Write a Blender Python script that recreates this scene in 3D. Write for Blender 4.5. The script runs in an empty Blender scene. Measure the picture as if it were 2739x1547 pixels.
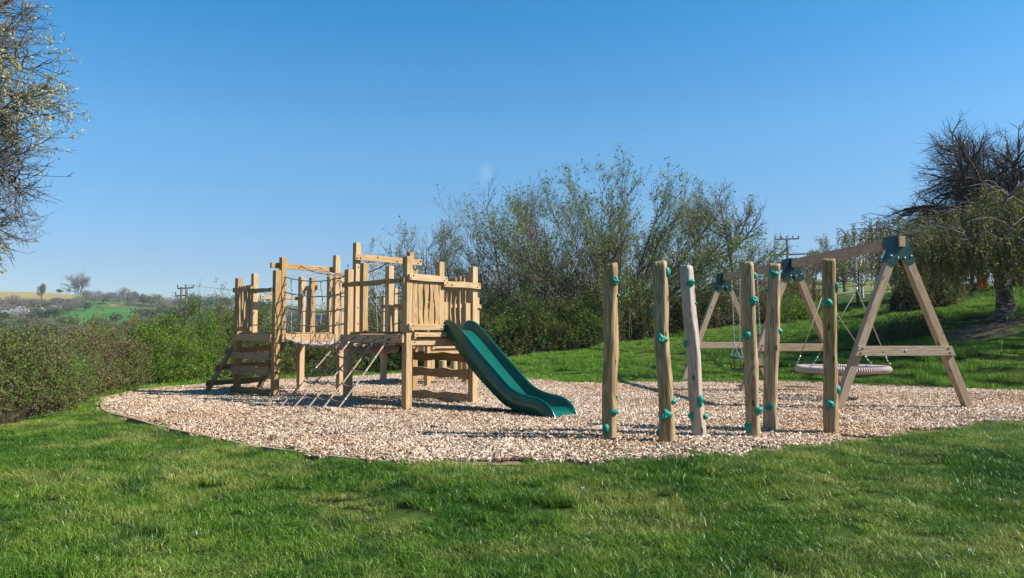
import bpy, math, random
import numpy as np
from mathutils import Vector, noise
R = math.radians
# ------------------------------------------------------------------ camera, sky, sun, exposure
scn = bpy.context.scene
COL = scn.collection
FPX, CXP, CYP, TILT, EYE = 2000.0, 1369.5, 773.5, math.atan(124.5/2000), 1.15
cam = bpy.data.objects.new('camera', bpy.data.cameras.new('camera'))
COL.objects.link(cam)
cam.data.sensor_width = 36; cam.data.lens = 36*FPX/2739
cam.data.clip_end = 6000; cam.data.clip_start = 0.05
cam.location = (0, 0, EYE); cam.rotation_euler = (R(90)+TILT, 0, 0)
scn.camera = cam
SUN_EL, SUN_AZ = R(42), R(101)          # azimuth clockwise from +Y
world = bpy.data.worlds.new('World'); scn.world = world; world.use_nodes = True
wn, wl = world.node_tree.nodes, world.node_tree.links
sky = wn.new('ShaderNodeTexSky'); sky.sky_type = 'NISHITA'; sky.sun_disc = False
sky.sun_elevation = SUN_EL; sky.sun_rotation = SUN_AZ; sky.altitude = 60
sky.air_density = 1.0; sky.dust_density = 0.2; sky.ozone_density = 3.0
hs = wn.new('ShaderNodeHueSaturation'); hs.inputs['Saturation'].default_value = 1.05; hs.inputs['Value'].default_value = 1.0
wl.new(sky.outputs[0], hs.inputs['Color'])
tint = wn.new('ShaderNodeMix'); tint.data_type = 'RGBA'; tint.blend_type = 'MULTIPLY'; tint.inputs[0].default_value = 1; 
tc = wn.new('ShaderNodeTexCoord'); sx = wn.new('ShaderNodeSeparateXYZ'); wl.new(tc.outputs['Generated'], sx.inputs[0])
tr = wn.new('ShaderNodeValToRGB'); wl.new(sx.outputs[2], tr.inputs[0])
for i_, (p_, c_) in enumerate(((0.0, (.62, .66, .76, 1)), (.09, (.56, .65, .77, 1)), (.257, (.50, .91, 1.04, 1)), (.40, (.19, .88, 1.10, 1)), (1, (.3, .9, 1.0, 1)))):
    e_ = tr.color_ramp.elements[i_] if i_ < 2 else tr.color_ramp.elements.new(p_)
    e_.position = p_; e_.color = c_
wl.new(tr.outputs[0], tint.inputs[7])
wl.new(hs.outputs[0], tint.inputs[6]); 
# one faint wisp of cloud in the sky
wv = wn.new('ShaderNodeVectorMath'); wv.operation = 'SUBTRACT'; wl.new(tc.outputs['Generated'], wv.inputs[0]); wv.inputs[1].default_value = tuple(Vector((-.034, .976, .2145)).normalized())
wm = wn.new('ShaderNodeVectorMath'); wm.operation = 'MULTIPLY'; wl.new(wv.outputs[0], wm.inputs[0]); wm.inputs[1].default_value = (58, 1, 40)
wz = wn.new('ShaderNodeTexNoise'); wz.inputs['Scale'].default_value = 42; wz.inputs['Detail'].default_value = 6; wz.inputs['Roughness'].default_value = .7; wl.new(tc.outputs['Generated'], wz.inputs['Vector'])
wlen = wn.new('ShaderNodeVectorMath'); wlen.operation = 'LENGTH'; wl.new(wm.outputs[0], wlen.inputs[0])
wa = wn.new('ShaderNodeMath'); wa.operation = 'SUBTRACT'; wl.new(wz.outputs['Fac'], wa.inputs[0]); wl.new(wlen.outputs['Value'], wa.inputs[1])
wr = wn.new('ShaderNodeMapRange'); wr.inputs[1].default_value = -.25; wr.inputs[2].default_value = .55; wr.inputs[3].default_value = 0; wr.inputs[4].default_value = .26; wl.new(wa.outputs[0], wr.inputs[0])
wc = wn.new('ShaderNodeMix'); wc.data_type = 'RGBA'; wl.new(wr.outputs[0], wc.inputs[0]); wl.new(tint.outputs[2], wc.inputs[6]); wc.inputs[7].default_value = (4.2, 4.9, 5.9, 1)
wl.new(wc.outputs[2], wn['Background'].inputs[0]); wn['Background'].inputs[1].default_value = 0.088
sd = bpy.data.lights.new('sun', 'SUN'); sd.energy = 5.0; sd.angle = R(0.5); sd.color = (1, .95, .87)
sun = bpy.data.objects.new('sun', sd); COL.objects.link(sun)
SD = Vector((math.sin(SUN_AZ)*math.cos(SUN_EL), math.cos(SUN_AZ)*math.cos(SUN_EL), math.sin(SUN_EL)))
sun.rotation_euler = SD.to_track_quat('Z', 'Y').to_euler()
scn.view_settings.view_transform = 'Standard'; scn.view_settings.look = 'None'
scn.view_settings.exposure = 0.88; scn.view_settings.gamma = 1
cy = scn.cycles
cy.max_bounces = 6; cy.transparent_max_bounces = 6; cy.volume_bounces = 0; cy.use_denoising = True
FW = np.array([0, math.cos(TILT), math.sin(TILT)]); UP = np.array([0, -math.sin(TILT), math.cos(TILT)])

def at(px, py, Y):
    """measured spot of the place: pixel of the survey photo + distance -> world point"""
    r = FW + UP*(CYP-py)/FPX + np.array([1, 0, 0])*(px-CXP)/FPX
    return Vector(tuple(np.array([0, 0, EYE]) + r*Y/r[1]))
def on(px, py, z=0.0):
    r = FW + UP*(CYP-py)/FPX + np.array([1, 0, 0])*(px-CXP)/FPX
    return Vector(tuple(np.array([0, 0, EYE]) + r*(z-EYE)/r[2]))

# ------------------------------------------------------------------ naming helpers
def tag(o, label=None, cat=None, group=None, kind=None):
    if label: o['label'] = label
    if cat: o['category'] = cat
    if group: o['group'] = group
    if kind: o['kind'] = kind
    return o
def thing(name, label, cat, loc=(0, 0, 0), group=None):
    o = bpy.data.objects.new(name, None); COL.objects.link(o); o.location = loc; o.empty_display_size = .2
    return tag(o, label, cat, group)
def smooth(me): me.shade_smooth()
def link(name, me, parent=None, bevel=0, sm=False):
    o = bpy.data.objects.new(name, me); COL.objects.link(o)
    if sm: me.shade_smooth()
    if parent:
        o.parent = parent; r = parent; l = Vector((0, 0, 0))
        while r: l += Vector(r.location); r = r.parent
        o.location = -l          # geometry is written in world coordinates
    if bevel:
        b = o.modifiers.new('bevel', 'BEVEL'); b.width = bevel; b.segments = 2; b.limit_method = 'ANGLE'; b.angle_limit = R(35)
    return o
def arrays_mesh(name, verts, faces, mats, midx=None, grain=None):
    """fast mesh from numpy arrays; faces = list of (N,k) int arrays"""
    me = bpy.data.meshes.new(name)
    verts = np.asarray(verts, dtype=np.float32)
    faces = [f for f in faces if len(f)]
    nl = sum(f.size for f in faces); nf = sum(len(f) for f in faces)
    me.vertices.add(len(verts)); me.vertices.foreach_set('co', verts.ravel())
    me.loops.add(nl); me.loops.foreach_set('vertex_index', np.concatenate([f.ravel() for f in faces]).astype(np.int32))
    me.polygons.add(nf)
    tot = np.concatenate([np.full(len(f), f.shape[1]) for f in faces]).astype(np.int32)
    me.polygons.foreach_set('loop_start', np.concatenate([[0], np.cumsum(tot)[:-1]]).astype(np.int32))
    me.polygons.foreach_set('loop_total', tot)
    if midx is not None: me.polygons.foreach_set('material_index', np.asarray(midx, dtype=np.int32))
    for m in mats: me.materials.append(m)
    if grain is not None:
        a = me.attributes.new('grain', 'FLOAT_VECTOR', 'POINT'); a.data.foreach_set('vector', np.asarray(grain, dtype=np.float32).ravel())
    me.update(calc_edges=True); me.validate()
    return me

rnd = random.Random(7)
class MB:
    """collects simple solids; build() links them as ONE mesh object"""
    def __init__(s): s.v = []; s.f = []; s.m = []; s.g = []
    def _add(s, vs, fs, m, gs):
        b = len(s.v); s.v += [tuple(x) for x in vs]; s.f += [tuple(b+i for i in f) for f in fs]; s.m += [m]*len(fs); s.g += gs
    def board(s, p0, p1, width, thick, side, m=0, wav=0.0, seg=1, seed=None, end=0.0):
        p0, p1 = Vector(p0), Vector(p1); ax = (p1-p0); L = ax.length; ax.normalize()
        sd_ = Vector(side); sd_ = (sd_-ax*sd_.dot(ax)).normalized(); th = ax.cross(sd_)
        r = random.Random(seed if seed is not None else rnd.random()); o = Vector((r.random()*9, r.random()*9, r.random()*9))
        if wav and seg < 4: seg = 12
        ph = [r.random()*6.28 for _ in range(4)]; fr = [r.uniform(.7, 1.3) for _ in range(4)]
        vs, gs, fs = [], [], []
        for i in range(seg+1):
            t = i/seg; l = t*L
            a = wav*(math.sin(l*7.5*fr[0]+ph[0])+.5*math.sin(l*15*fr[1]+ph[1])); b = wav*(math.sin(l*7.0*fr[2]+ph[2])+.5*math.sin(l*14*fr[3]+ph[3]))
            hi, lo = width/2+a, -width/2+b
            if end and (i == 0 or i == seg): hi *= (1-end); lo *= (1-end)
            for (x, y) in ((lo, -thick/2), (hi, -thick/2), (hi, thick/2), (lo, thick/2)):
                vs.append(p0+ax*l+sd_*x+th*y); gs.append((x+o.x, y+o.y, l+o.z))
        for i in range(seg):
            k = 4*i
            for j in range(4): fs.append((k+j, k+(j+1) % 4, k+4+(j+1) % 4, k+4+j))
        fs.append((3, 2, 1, 0)); k = 4*seg; fs.append((k, k+1, k+2, k+3))
        s._add(vs, [f[::-1] for f in fs], m, gs)
    def tube(s, pts, rad, seg=8, m=0, cap=True, closed=False):
        pts = [Vector(p) for p in pts]; n = len(pts)
        rads = rad if isinstance(rad, (list, tuple)) else [rad]*n
        vs, fs, gs = [], [], []; prev = None; l = 0; o = rnd.random()*9
        for i, p in enumerate(pts):
            if closed: t = pts[(i+1) % n]-pts[i-1]
            else: t = pts[min(i+1, n-1)]-pts[max(i-1, 0)]
            t.normalize()
            if prev is None:
                a = t.cross(Vector((0, 0, 1)) if abs(t.z) < .9 else Vector((1, 0, 0))).normalized()
            else:
                a = (prev-t*prev.dot(t)).normalized()
            prev = a; b = t.cross(a)
            if i: l += (p-pts[i-1]).length
            for j in range(seg):
                th = 6.28318*j/seg
                vs.append(p+(a*math.cos(th)+b*math.sin(th))*rads[i]); gs.append((rads[i]*math.cos(th)+o, rads[i]*math.sin(th), l+o))
        lim = n if closed else n-1
        for i in range(lim):
            for j in range(seg):
                a0 = i*seg+j; a1 = i*seg+(j+1) % seg; b0 = ((i+1) % n)*seg+j; b1 = ((i+1) % n)*seg+(j+1) % seg
                fs.append((a0, a1, b1, b0))
        if cap and not closed:
            fs.append(tuple(range(seg))[::-1]); fs.append(tuple((n-1)*seg+j for j in range(seg)))
        s._add(vs, fs, m, gs)
    def bolt(s, p, n, r=.013, m=1, h=.008):
        p, n = Vector(p), Vector(n).normalized(); s.tube([p-n*.004, p+n*h*.6, p+n*h], [r, r, r*.6], 8, m)
    def prism(s, poly, off, m=0, gr=None):
        """poly: list of 3-D points, off: extrusion vector"""
        off = Vector(off); n = len(poly); a = [Vector(p) for p in poly]; b = [p+off for p in a]
        fs = [tuple(range(n))[::-1], tuple(range(n, 2*n))]+[(i, (i+1) % n, n+(i+1) % n, n+i) for i in range(n)]
        s._add(a+b, fs, m, [(p.z*1., p.y, p.x*1.+p.y*.7) if gr else tuple(p) for p in a+b])
    def build(s, name, mats, parent=None, bevel=0, sm=False, **kw):
        me = bpy.data.meshes.new(name); me.from_pydata(s.v, [], s.f)
        for m in (mats if isinstance(mats, (list, tuple)) else [mats]): me.materials.append(m)
        me.polygons.foreach_set('material_index', s.m)
        a = me.attributes.new('grain', 'FLOAT_VECTOR', 'POINT'); a.data.foreach_set('vector', np.array(s.g, dtype=np.float32).ravel())
        import bmesh
        bm = bmesh.new(); bm.from_mesh(me); bmesh.ops.recalc_face_normals(bm, faces=bm.faces); bm.to_mesh(me); bm.free()
        me.update()
        return tag(link(name, me, parent, bevel, sm), **kw)

# ------------------------------------------------------------------ materials
def mat(name, rough=.7, spec=.3):
    m = bpy.data.materials.new(name); m.use_nodes = True
    n, l = m.node_tree.nodes, m.node_tree.links; b = n['Principled BSDF']
    b.inputs['Roughness'].default_value = rough; b.inputs['Specular IOR Level'].default_value = spec
    return m, n, l, b
def ramp(n, cols, pos=None, interp='LINEAR'):
    r = n.new('ShaderNodeValToRGB'); e = r.color_ramp; e.interpolation = interp
    pos = pos or [i/(len(cols)-1) for i in range(len(cols))]
    while len(e.elements) < len(cols): e.elements.new(.5)
    for i, (c, p) in enumerate(zip(cols, pos)): e.elements[i].position = p; e.elements[i].color = (*c, 1)
    return r
def vmath(n, l, src, mul):
    v = n.new('ShaderNodeVectorMath'); v.operation = 'MULTIPLY'; l.new(src, v.inputs[0]); v.inputs[1].default_value = mul; return v.outputs[0]
def noise_n(n, l, vec, scale, detail=3, rough=.5, dist=0):
    t = n.new('ShaderNodeTexNoise'); t.inputs['Scale'].default_value = scale; t.inputs['Detail'].default_value = detail
    t.inputs['Roughness'].default_value = rough; t.inputs['Distortion'].default_value = dist
    if vec is not None: l.new(vec, t.inputs['Vector'])
    return t.outputs['Fac']
def mixc(n, l, fac, a, b, mode='MIX'):
    x = n.new('ShaderNodeMix'); x.data_type = 'RGBA'; x.blend_type = mode
    for s_, v in ((x.inputs[0], fac), (x.inputs[6], a), (x.inputs[7], b)):
        if hasattr(v, 'is_linked') or hasattr(v, 'links'): l.new(v, s_)
        elif isinstance(v, (int, float)): s_.default_value = v
        else: s_.default_value = (*v, 1)
    return x.outputs[2]
def bump(n, l, b, h, strength, dist=.01):
    u_ = n.new('ShaderNodeBump'); u_.inputs['Strength'].default_value = strength; u_.inputs['Distance'].default_value = dist
    l.new(h, u_.inputs['Height']); l.new(u_.outputs[0], b.inputs['Normal'])
def wood(name, light, dark, ring=.5, grey=None, greyamt=.45, knot=True):
    m, n, l, b = mat(name, .75, .2)
    a = n.new('ShaderNodeAttribute'); a.attribute_name = 'grain'; g = a.outputs['Vector']
    big = noise_n(n, l, vmath(n, l, g, (9, 9, .9)), 1, 2, .5, .3)
    mm = n.new('ShaderNodeMath'); mm.operation = 'MULTIPLY'; l.new(big, mm.inputs[0]); mm.inputs[1].default_value = 55
    s_ = n.new('ShaderNodeMath'); s_.operation = 'SINE'; l.new(mm.outputs[0], s_.inputs[0])
    rr = n.new('ShaderNodeMapRange'); rr.inputs[1].default_value = -1; l.new(s_.outputs[0], rr.inputs[0]); rr.inputs[3].default_value = 0; rr.inputs[4].default_value = ring
    fine = noise_n(n, l, vmath(n, l, g, (160, 160, 3)), 1, 4, .7)
    ad = n.new('ShaderNodeMath'); ad.operation = 'ADD'; l.new(rr.outputs[0], ad.inputs[0]); l.new(fine, ad.inputs[1])
    mr = n.new('ShaderNodeMapRange'); mr.inputs[1].default_value = .35; mr.inputs[2].default_value = .62+ring; l.new(ad.outputs[0], mr.inputs[0])
    c = mixc(n, l, mr.outputs[0], light, dark)
    patch = noise_n(n, l, vmath(n, l, g, (3, 3, .8)), 1, 3, .6)
    pr = ramp(n, [(0, 0, 0), (1, 1, 1)], [.38, .68]); l.new(patch, pr.inputs[0])
    if grey:
        k = n.new('ShaderNodeMath'); k.operation = 'MULTIPLY'; l.new(pr.outputs[0], k.inputs[0]); k.inputs[1].default_value = greyamt
        c = mixc(n, l, k.outputs[0], c, grey)
    else:
        k = n.new('ShaderNodeMath'); k.operation = 'MULTIPLY'; l.new(pr.outputs[0], k.inputs[0]); k.inputs[1].default_value = .4
        c = mixc(n, l, k.outputs[0], c, tuple(x*y for x, y in zip(dark, (1.15, 1.05, .85))))
    if knot:
        vo = n.new('ShaderNodeTexVoronoi'); vo.inputs['Scale'].default_value = 1; l.new(vmath(n, l, g, (7, 7, 2.6)), vo.inputs['Vector'])
        kr = ramp(n, [(1, 1, 1), (0, 0, 0)], [.07, .13]); l.new(vo.outputs['Distance'], kr.inputs[0])
        c = mixc(n, l, kr.outputs[0], c, tuple(x*.38 for x in dark))
    # drying cracks along the grain
    cr = noise_n(n, l, vmath(n, l, g, (45, 45, .7)), 1, 2, .5)
    crr = ramp(n, [(1, 1, 1), (0, 0, 0), (0, 0, 0)], [0, .3, 1]); l.new(cr, crr.inputs[0])
    k2 = n.new('ShaderNodeMath'); k2.operation = 'MULTIPLY'; l.new(crr.outputs[0], k2.inputs[0]); k2.inputs[1].default_value = .9
    c = mixc(n, l, k2.outputs[0], c, tuple(x*.3 for x in dark))
    oi = n.new('ShaderNodeObjectInfo'); hv_ = n.new('ShaderNodeHueSaturation'); ov = n.new('ShaderNodeMapRange'); l.new(oi.outputs['Random'], ov.inputs[0]); ov.inputs[3].default_value = .80; ov.inputs[4].default_value = 1.12; l.new(ov.outputs[0], hv_.inputs['Value'])
    os_ = n.new('ShaderNodeMapRange'); l.new(oi.outputs['Random'], os_.inputs[0]); os_.inputs[3].default_value = 1.12; os_.inputs[4].default_value = .9; l.new(os_.outputs[0], hv_.inputs['Saturation']); l.new(c, hv_.inputs['Color']); c = hv_.outputs[0]
    l.new(c, b.inputs['Base Color']); bump(n, l, b, ad.outputs[0], .45, .004)
    return m
def plain(name, col, rough=.5, spec=.4, metal=0, var=.12, scale=20):
    m, n, l, b = mat(name, rough, spec); b.inputs['Metallic'].default_value = metal
    g = n.new('ShaderNodeTexCoord'); f = noise_n(n, l, g.outputs['Object'], scale, 3, .6)
    c = ramp(n, [tuple(x*(1-var*1.6) for x in col), tuple(min(1, x*(1+var)) for x in col)], [.3, .7]); l.new(f, c.inputs[0])
    l.new(c.outputs[0], b.inputs['Base Color']); return m
def leafy(name, cols, pos=None, trans=.35, rough=.55, scale=.6, patch=None, patchamt=.5, patch2=None):
    m, n, l, b = mat(name, rough, .25)
    g = n.new('ShaderNodeNewGeometry'); r = ramp(n, cols, pos)
    f = noise_n(n, l, g.outputs['Position'], scale, 3, .6)
    mx = n.new('ShaderNodeMath'); mx.operation = 'MULTIPLY_ADD'; l.new(g.outputs['Random Per Island'], mx.inputs[0]); mx.inputs[1].default_value = .55
    m2 = n.new('ShaderNodeMath'); m2.operation = 'MULTIPLY_ADD'; l.new(f, m2.inputs[0]); m2.inputs[1].default_value = 1.3; m2.inputs[2].default_value = -.42
    l.new(m2.outputs[0], mx.inputs[2]); l.new(mx.outputs[0], r.inputs[0])
    c = r.outputs[0]
    if patch:
        f2 = noise_n(n, l, g.outputs['Position'], patch[1], 3, .65); p2 = ramp(n, [(0, 0, 0), (1, 1, 1)], [patch[2], patch[2]+.15]); l.new(f2, p2.inputs[0])
        k = n.new('ShaderNodeMath'); k.operation = 'MULTIPLY'; l.new(p2.outputs[0], k.inputs[0]); k.inputs[1].default_value = patchamt
        c = mixc(n, l, k.outputs[0], c, patch[0])
    if patch2:
        f3 = noise_n(n, l, g.outputs['Position'], patch2[1], 4, .7); p3 = ramp(n, [(1, 1, 1), patch2[0]], [patch2[2], patch2[2]+.16]); l.new(f3, p3.inputs[0]); c = mixc(n, l, 1., c, p3.outputs[0], 'MULTIPLY')
    l.new(c, b.inputs['Base Color'])
    if trans:
        t = n.new('ShaderNodeBsdfTranslucent'); l.new(c, t.inputs[0]); ms = n.new('ShaderNodeMixShader'); ms.inputs[0].default_value = trans
        l.new(b.outputs[0], ms.inputs[1]); l.new(t.outputs[0], ms.inputs[2]); l.new(ms.outputs[0], n['Material Output'].inputs[0])
    return m

M = {}
M['pine'] = wood('pine', (.52, .365, .205), (.36, .225, .105), .5)
M['slat'] = wood('slat_wood', (.50, .34, .18), (.31, .185, .08), .7)
M['deckw'] = wood('deck_wood', (.42, .29, .16), (.25, .155, .078), .5)
M['larch'] = wood('swing_wood', (.47, .335, .215), (.30, .2, .118), .5, (.36, .3, .24), .25)
M['robinia'] = wood('pole_wood', (.47, .335, .185), (.22, .135, .062), .9, (.33, .3, .26), .2)
M['robinia_grey'] = wood('weathered_pole_wood', (.46, .355, .24), (.23, .16, .10), .6, (.42, .4, .38), .75)
M['log'] = wood('log_wood', (.5, .38, .22), (.36, .25, .14), .4)
M['edge'] = wood('edging_wood', (.42, .33, .21), (.28, .2, .12), .4)
M['fence'] = wood('fence_wood', (.2, .085, .045), (.1, .05, .03), .4)
M['bolt'] = plain('bolt_rust', (.035, .022, .016), .6, .4)
M['zinc'] = plain('zinc', (.42, .43, .45), .45, .5, .8)
M['green_metal'] = plain('green_metal', (.002, .042, .034), .42, .5, 0, .15, 6)
M['slide'] = plain('slide_plastic', (.002, .08, .055), .27, .5, 0, .10, 2.5)
M['hold'] = plain('hold_resin', (.012, .235, .175), .55, .35, 0, .16, 35)
M['hole'] = plain('hole_dark', (.006, .03, .025), .8, .1)
M['rope'] = plain('rope', (.36, .285, .215), .9, .1, 0, .22, 120)
M['rope_dark'] = plain('rope_brown', (.25, .19, .145), .9, .1, 0, .25, 120)
M['mat_rope'] = plain('mat_rope', (.50, .38, .31), .9, .1, 0, .2, 60)
M['ringrope'] = plain('ring_rope', (.47, .385, .34), .9, .1, 0, .2, 90)
M['rubber'] = plain('rubber', (.02, .018, .02), .7, .2)
M['rust'] = plain('rusty_frame', (.10, .035, .015), .7, .2)
M['blue'] = plain('blue_plastic', (.015, .07, .2), .4, .4)
M['orange'] = plain('orange_mesh', (.75, .10, .03), .6, .2)
M['darkboard'] = plain('dark_board', (.035, .03, .028), .8, .2)
M['poleg'] = plain('creosote_pole', (.12, .1, .09), .9, .1)
M['iron'] = plain('iron_fitting', (.05, .05, .055), .6, .3)
M['brownbark'] = plain('brown_tree_bark', (.145, .12, .095), .9, .1, 0, .5, 30)
M['fanbark'] = plain('fan_tree_bark', (.14, .115, .09), .9, .1, 0, .4, 20)
M['tanbark'] = plain('tan_tree_bark', (.25, .21, .17), .9, .1, 0, .4, 20)
M['bark'] = plain('tree_bark', (.115, .09, .07), .9, .1, 0, .5, 30)
M['darkbark'] = plain('dark_tree_bark', (.055, .045, .04), .9, .1, 0, .4, 30)
M['greybark'] = plain('grey_tree_bark', (.17, .145, .12), .9, .1, 0, .4, 20)
M['twig'] = plain('hedge_twig', (.17, .125, .085), .9, .1, 0, .4, 20)
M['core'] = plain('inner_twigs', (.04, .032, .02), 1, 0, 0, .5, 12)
def birch_mat():
    m, n, l, b = mat('birch_bark', .7, .2); g = n.new('ShaderNodeTexCoord')
    f = noise_n(n, l, vmath(n, l, g.outputs['Object'], (2.2, 2.2, 7)), 2.5, 5, .7, .4); r = ramp(n, [(.03, .025, .02), (.16, .12, .09), (.5, .46, .42)], [.40, .54, .68])
    l.new(f, r.inputs[0]); l.new(r.outputs[0], b.inputs['Base Color']); bump(n, l, b, f, .8, .04); return m
M['birch'] = birch_mat()
M['pale_limb'] = plain('birch_limb', (.19, .165, .14), .7, .2, 0, .5, 3)
M['white_limb'] = plain('pale_birch_limb', (.5, .46, .42), .7, .2, 0, .3, 8)
GREENS = [(.016, .045, .008), (.035, .09, .012), (.062, .135, .018), (.12, .185, .035)]
M['grass'] = leafy('grass_blades', [(0.02125, 0.07535, 0.00966), (0.0483, 0.1333, 0.01352), (0.1111, 0.2145, 0.01739), (0.2415, 0.3284, 0.0483), (0.5216, 0.4637, 0.1932)], [.08, .32, .56, .80, 1], .3, .36, .55,
                   ((.42, .39, .11), 1.0, .485), .52, ((.42, .58, .60), 1.7, .49))
M['bankgrass'] = leafy('bank_grass_blades', [(0.054, 0.138, 0.0132), (0.102, 0.228, 0.0192), (0.174, 0.312, 0.0264), (0.276, 0.384, 0.072), (0.48, 0.444, 0.192)], [.1, .38, .62, .84, 1], .3, .5, .5,
                       ((.2, .2, .06), .6, .56), .45)
M['leaf_olive'] = leafy('olive_leaf', [(0.04485, 0.06279, 0.01196), (0.0897, 0.1121, 0.01943), (0.1495, 0.1794, 0.0299), (0.2242, 0.2242, 0.06728)], None, .35, .55, .7)
M['leaf_green'] = leafy('green_leaf', [(0.027, 0.06075, 0.0081), (0.06075, 0.1215, 0.0135), (0.1148, 0.2025, 0.02025), (0.2025, 0.2835, 0.0405)], None, .4, .5, .8)
M['leaf_bright'] = leafy('bright_leaf', [(0.04725, 0.108, 0.0081), (0.0945, 0.1958, 0.01215), (0.1485, 0.27, 0.0162), (0.243, 0.3645, 0.0405)], None, .45, .5, .9)
M['leaf_brown'] = leafy('brown_leaf', [(0.07475, 0.0598, 0.0299), (0.1346, 0.1121, 0.04485), (0.1794, 0.1645, 0.04485), (0.2841, 0.2467, 0.1196)], None, .3, .6, .8)
M['leaf_yellow'] = leafy('yellow_leaf', [(0.1035, 0.08625, 0.0092), (0.1955, 0.138, 0.0115), (0.161, 0.1725, 0.023), (0.2875, 0.2185, 0.0345)], None, .35, .6, .9)
M['leaf_willow'] = leafy('willow_leaf', [(.07, .12, .03), (.12, .185, .04), (.17, .24, .055), (.25, .31, .11)], None, .4, .5, .4)
M['leaf_birch'] = leafy('birch_leaf', [(0.081, 0.0891, 0.01944), (0.1539, 0.1539, 0.0324), (0.2268, 0.2187, 0.0486), (0.3402, 0.3078, 0.0972)], None, .4, .55, .9)
M['blossom'] = leafy('bud_blossom', [(.30, .27, .08), (.42, .38, .14), (.52, .48, .25), (.6, .56, .42)], None, .35, .7, 2)
M['weed'] = leafy('weed_leaf', [(.03, .06, .02), (.05, .09, .025), (.08, .12, .03)], None, .3)

# ------------------------------------------------------------------ terrain
# outline of the bark pit, walked round (from the left tip along the front, back along the bank)
pit_raw = [(-6.85, 12.6), (-6.05, 11.2), (-4.95, 9.95), (-3.9, 8.85), (-2.9, 7.95), (-1.84, 7.15), (-.95, 6.82), (0, 6.72), (1.2, 6.9), (2.3, 7.3), (3.5, 7.95), (5.0, 8.95), (6.6, 9.9),
           (9.0, 11.0), (11.0, 12.6), (11.2, 14.0), (10.0, 15.5), (8.2, 17.0), (6.2, 18.3), (4.0, 18.2), (2.2, 17.8), (.8, 18.8), (-1.0, 21.2), (-3.2, 21.8), (-5.4, 19.7), (-7.0, 17.5), (-7.6, 15.4), (-7.3, 13.5)]
def catmull(p, k=6):
    out = []; n = len(p)
    for i in range(n):
        a, b, c, d = (np.array(p[(i+j-1) % n]) for j in range(4))
        for t in np.arange(k)/k:
            out.append(.5*((2*b)+(-a+c)*t+(2*a-5*b+4*c-d)*t*t+(-a+3*b-3*c+d)*t**3))
    return np.array(out)
PIT = catmull(pit_raw)
def pit_dist(x, y):
    """signed distance to the pit outline, negative inside (arrays)"""
    x = np.atleast_1d(x).astype(float); y = np.atleast_1d(y).astype(float)
    d = np.full(x.shape, 1e9); ins = np.zeros(x.shape, bool)
    for i in range(len(PIT)):
        a, b = PIT[i], PIT[(i+1) % len(PIT)]; e = b-a
        t = np.clip(((x-a[0])*e[0]+(y-a[1])*e[1])/(e@e), 0, 1)
        d = np.minimum(d, np.hypot(x-a[0]-t*e[0], y-a[1]-t*e[1]))
        if a[1] != b[1]:
            c = (a[1] > y) != (b[1] > y); ins ^= c & (x < (b[0]-a[0])*(y-a[1])/(b[1]-a[1])+a[0])
    return np.where(ins, -d, d)
ctl = np.array([(-7, 12, 0), (-5, 9, 0), (0, 8, 0), (5, 8.4, 0), (8, 10, .0), (-7.4, 16, 0), (-4, 21, 0), (0, 20.5, .02), (0, 14, 0), (6, 14, 0), (6, 18, 0.02), (10, 15.3, .03), (3, 18.3, .02),
  (0, 4, -.22), (-4, 4, -.26), (4, 4, -.2), (0, 1.5, -.36), (-8, 7, -.15), (8, 7, 0), (-10, 3, -.4), (10, 3, -.1), (0, -10, -1), (15, -5, -.3), (-15, -5, -1.4),
  (1, 24, .44), (6.7, 26, 1.19), (10.6, 28, 1.65), (14.3, 22, 1.9), (19, 28, 2.8), (12.5, 18.2, 1.05), (13.3, 20, 1.62), (14, 15, .9), (12.6, 13, .3), (18, 16, 1.9), (22, 20, 3.0), (24, 32, 3.4),
  (-6.8, 9.9, -.02), (-7.4, 13.3, 0), (-8.3, 16, 0), (-11, 13, -.9), (-10, 10, -.8), (-12, 20, -1.8), (-7, 25, -1.2), (-1, 29, .1), (-16, 10, -1.9), (-20, 30, -3.2), (-25, 15, -3), (13, 40, 2.6), (0, 40, .6), (-12, 40, -2.2)])
def rb(r): return np.sqrt(r*r+.6)
_A = rb(np.hypot(ctl[:, None, 0]-ctl[None, :, 0], ctl[:, None, 1]-ctl[None, :, 1])); _n = len(ctl)
_B = np.block([[_A, np.c_[np.ones(_n), ctl[:, :2]]], [np.c_[np.ones(_n), ctl[:, :2]].T, np.zeros((3, 3))]])
_w = np.linalg.solve(_B, np.r_[ctl[:, 2], 0, 0, 0])
AZP = np.array([-3000, 0, 350, 700, 1100, 1400, 1800, 2200, 2739, 6000.])
RR = np.array([0, 38, 60, 90, 130, 200, 260, 330, 420, 510, 600, 800, 1600, 4000.])
OFF = np.array([  # height above the eye in survey pixels, rows = azimuth, columns = distance
 [-110, -110, -110, -100, -90, -50, -5, 30, 60, 88, 110, 95, 40, 0],
 [-110, -110, -110, -100, -90, -50, -5, 30, 60, 90, 118, 100, 40, 0],
 [-110, -110, -100, -90, -75, -35, 0, 26, 48, 76, 105, 90, 40, 0],
 [-90, -90, -85, -75, -60, -25, 5, 25, 42, 66, 85, 72, 30, 0],
 [-40, -40, -35, -28, -20, -5, 10, 22, 36, 44, 45, 38, 20, 0],
 [0, 0, 5, 10, 14, 18, 22, 26, 32, 36, 38, 32, 15, 0],
 [40, 40, 52, 60, 60, 56, 50, 45, 40, 40, 40, 32, 15, 0],
 [72, 72, 108, 150, 140, 120, 100, 80, 60, 50, 40, 30, 15, 0],
 [130, 130, 132, 135, 130, 120, 100, 80, 60, 50, 40, 30, 15, 0],
 [165, 165, 168, 160, 150, 120, 100, 80, 60, 50, 40, 30, 15, 0]], float)
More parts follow.
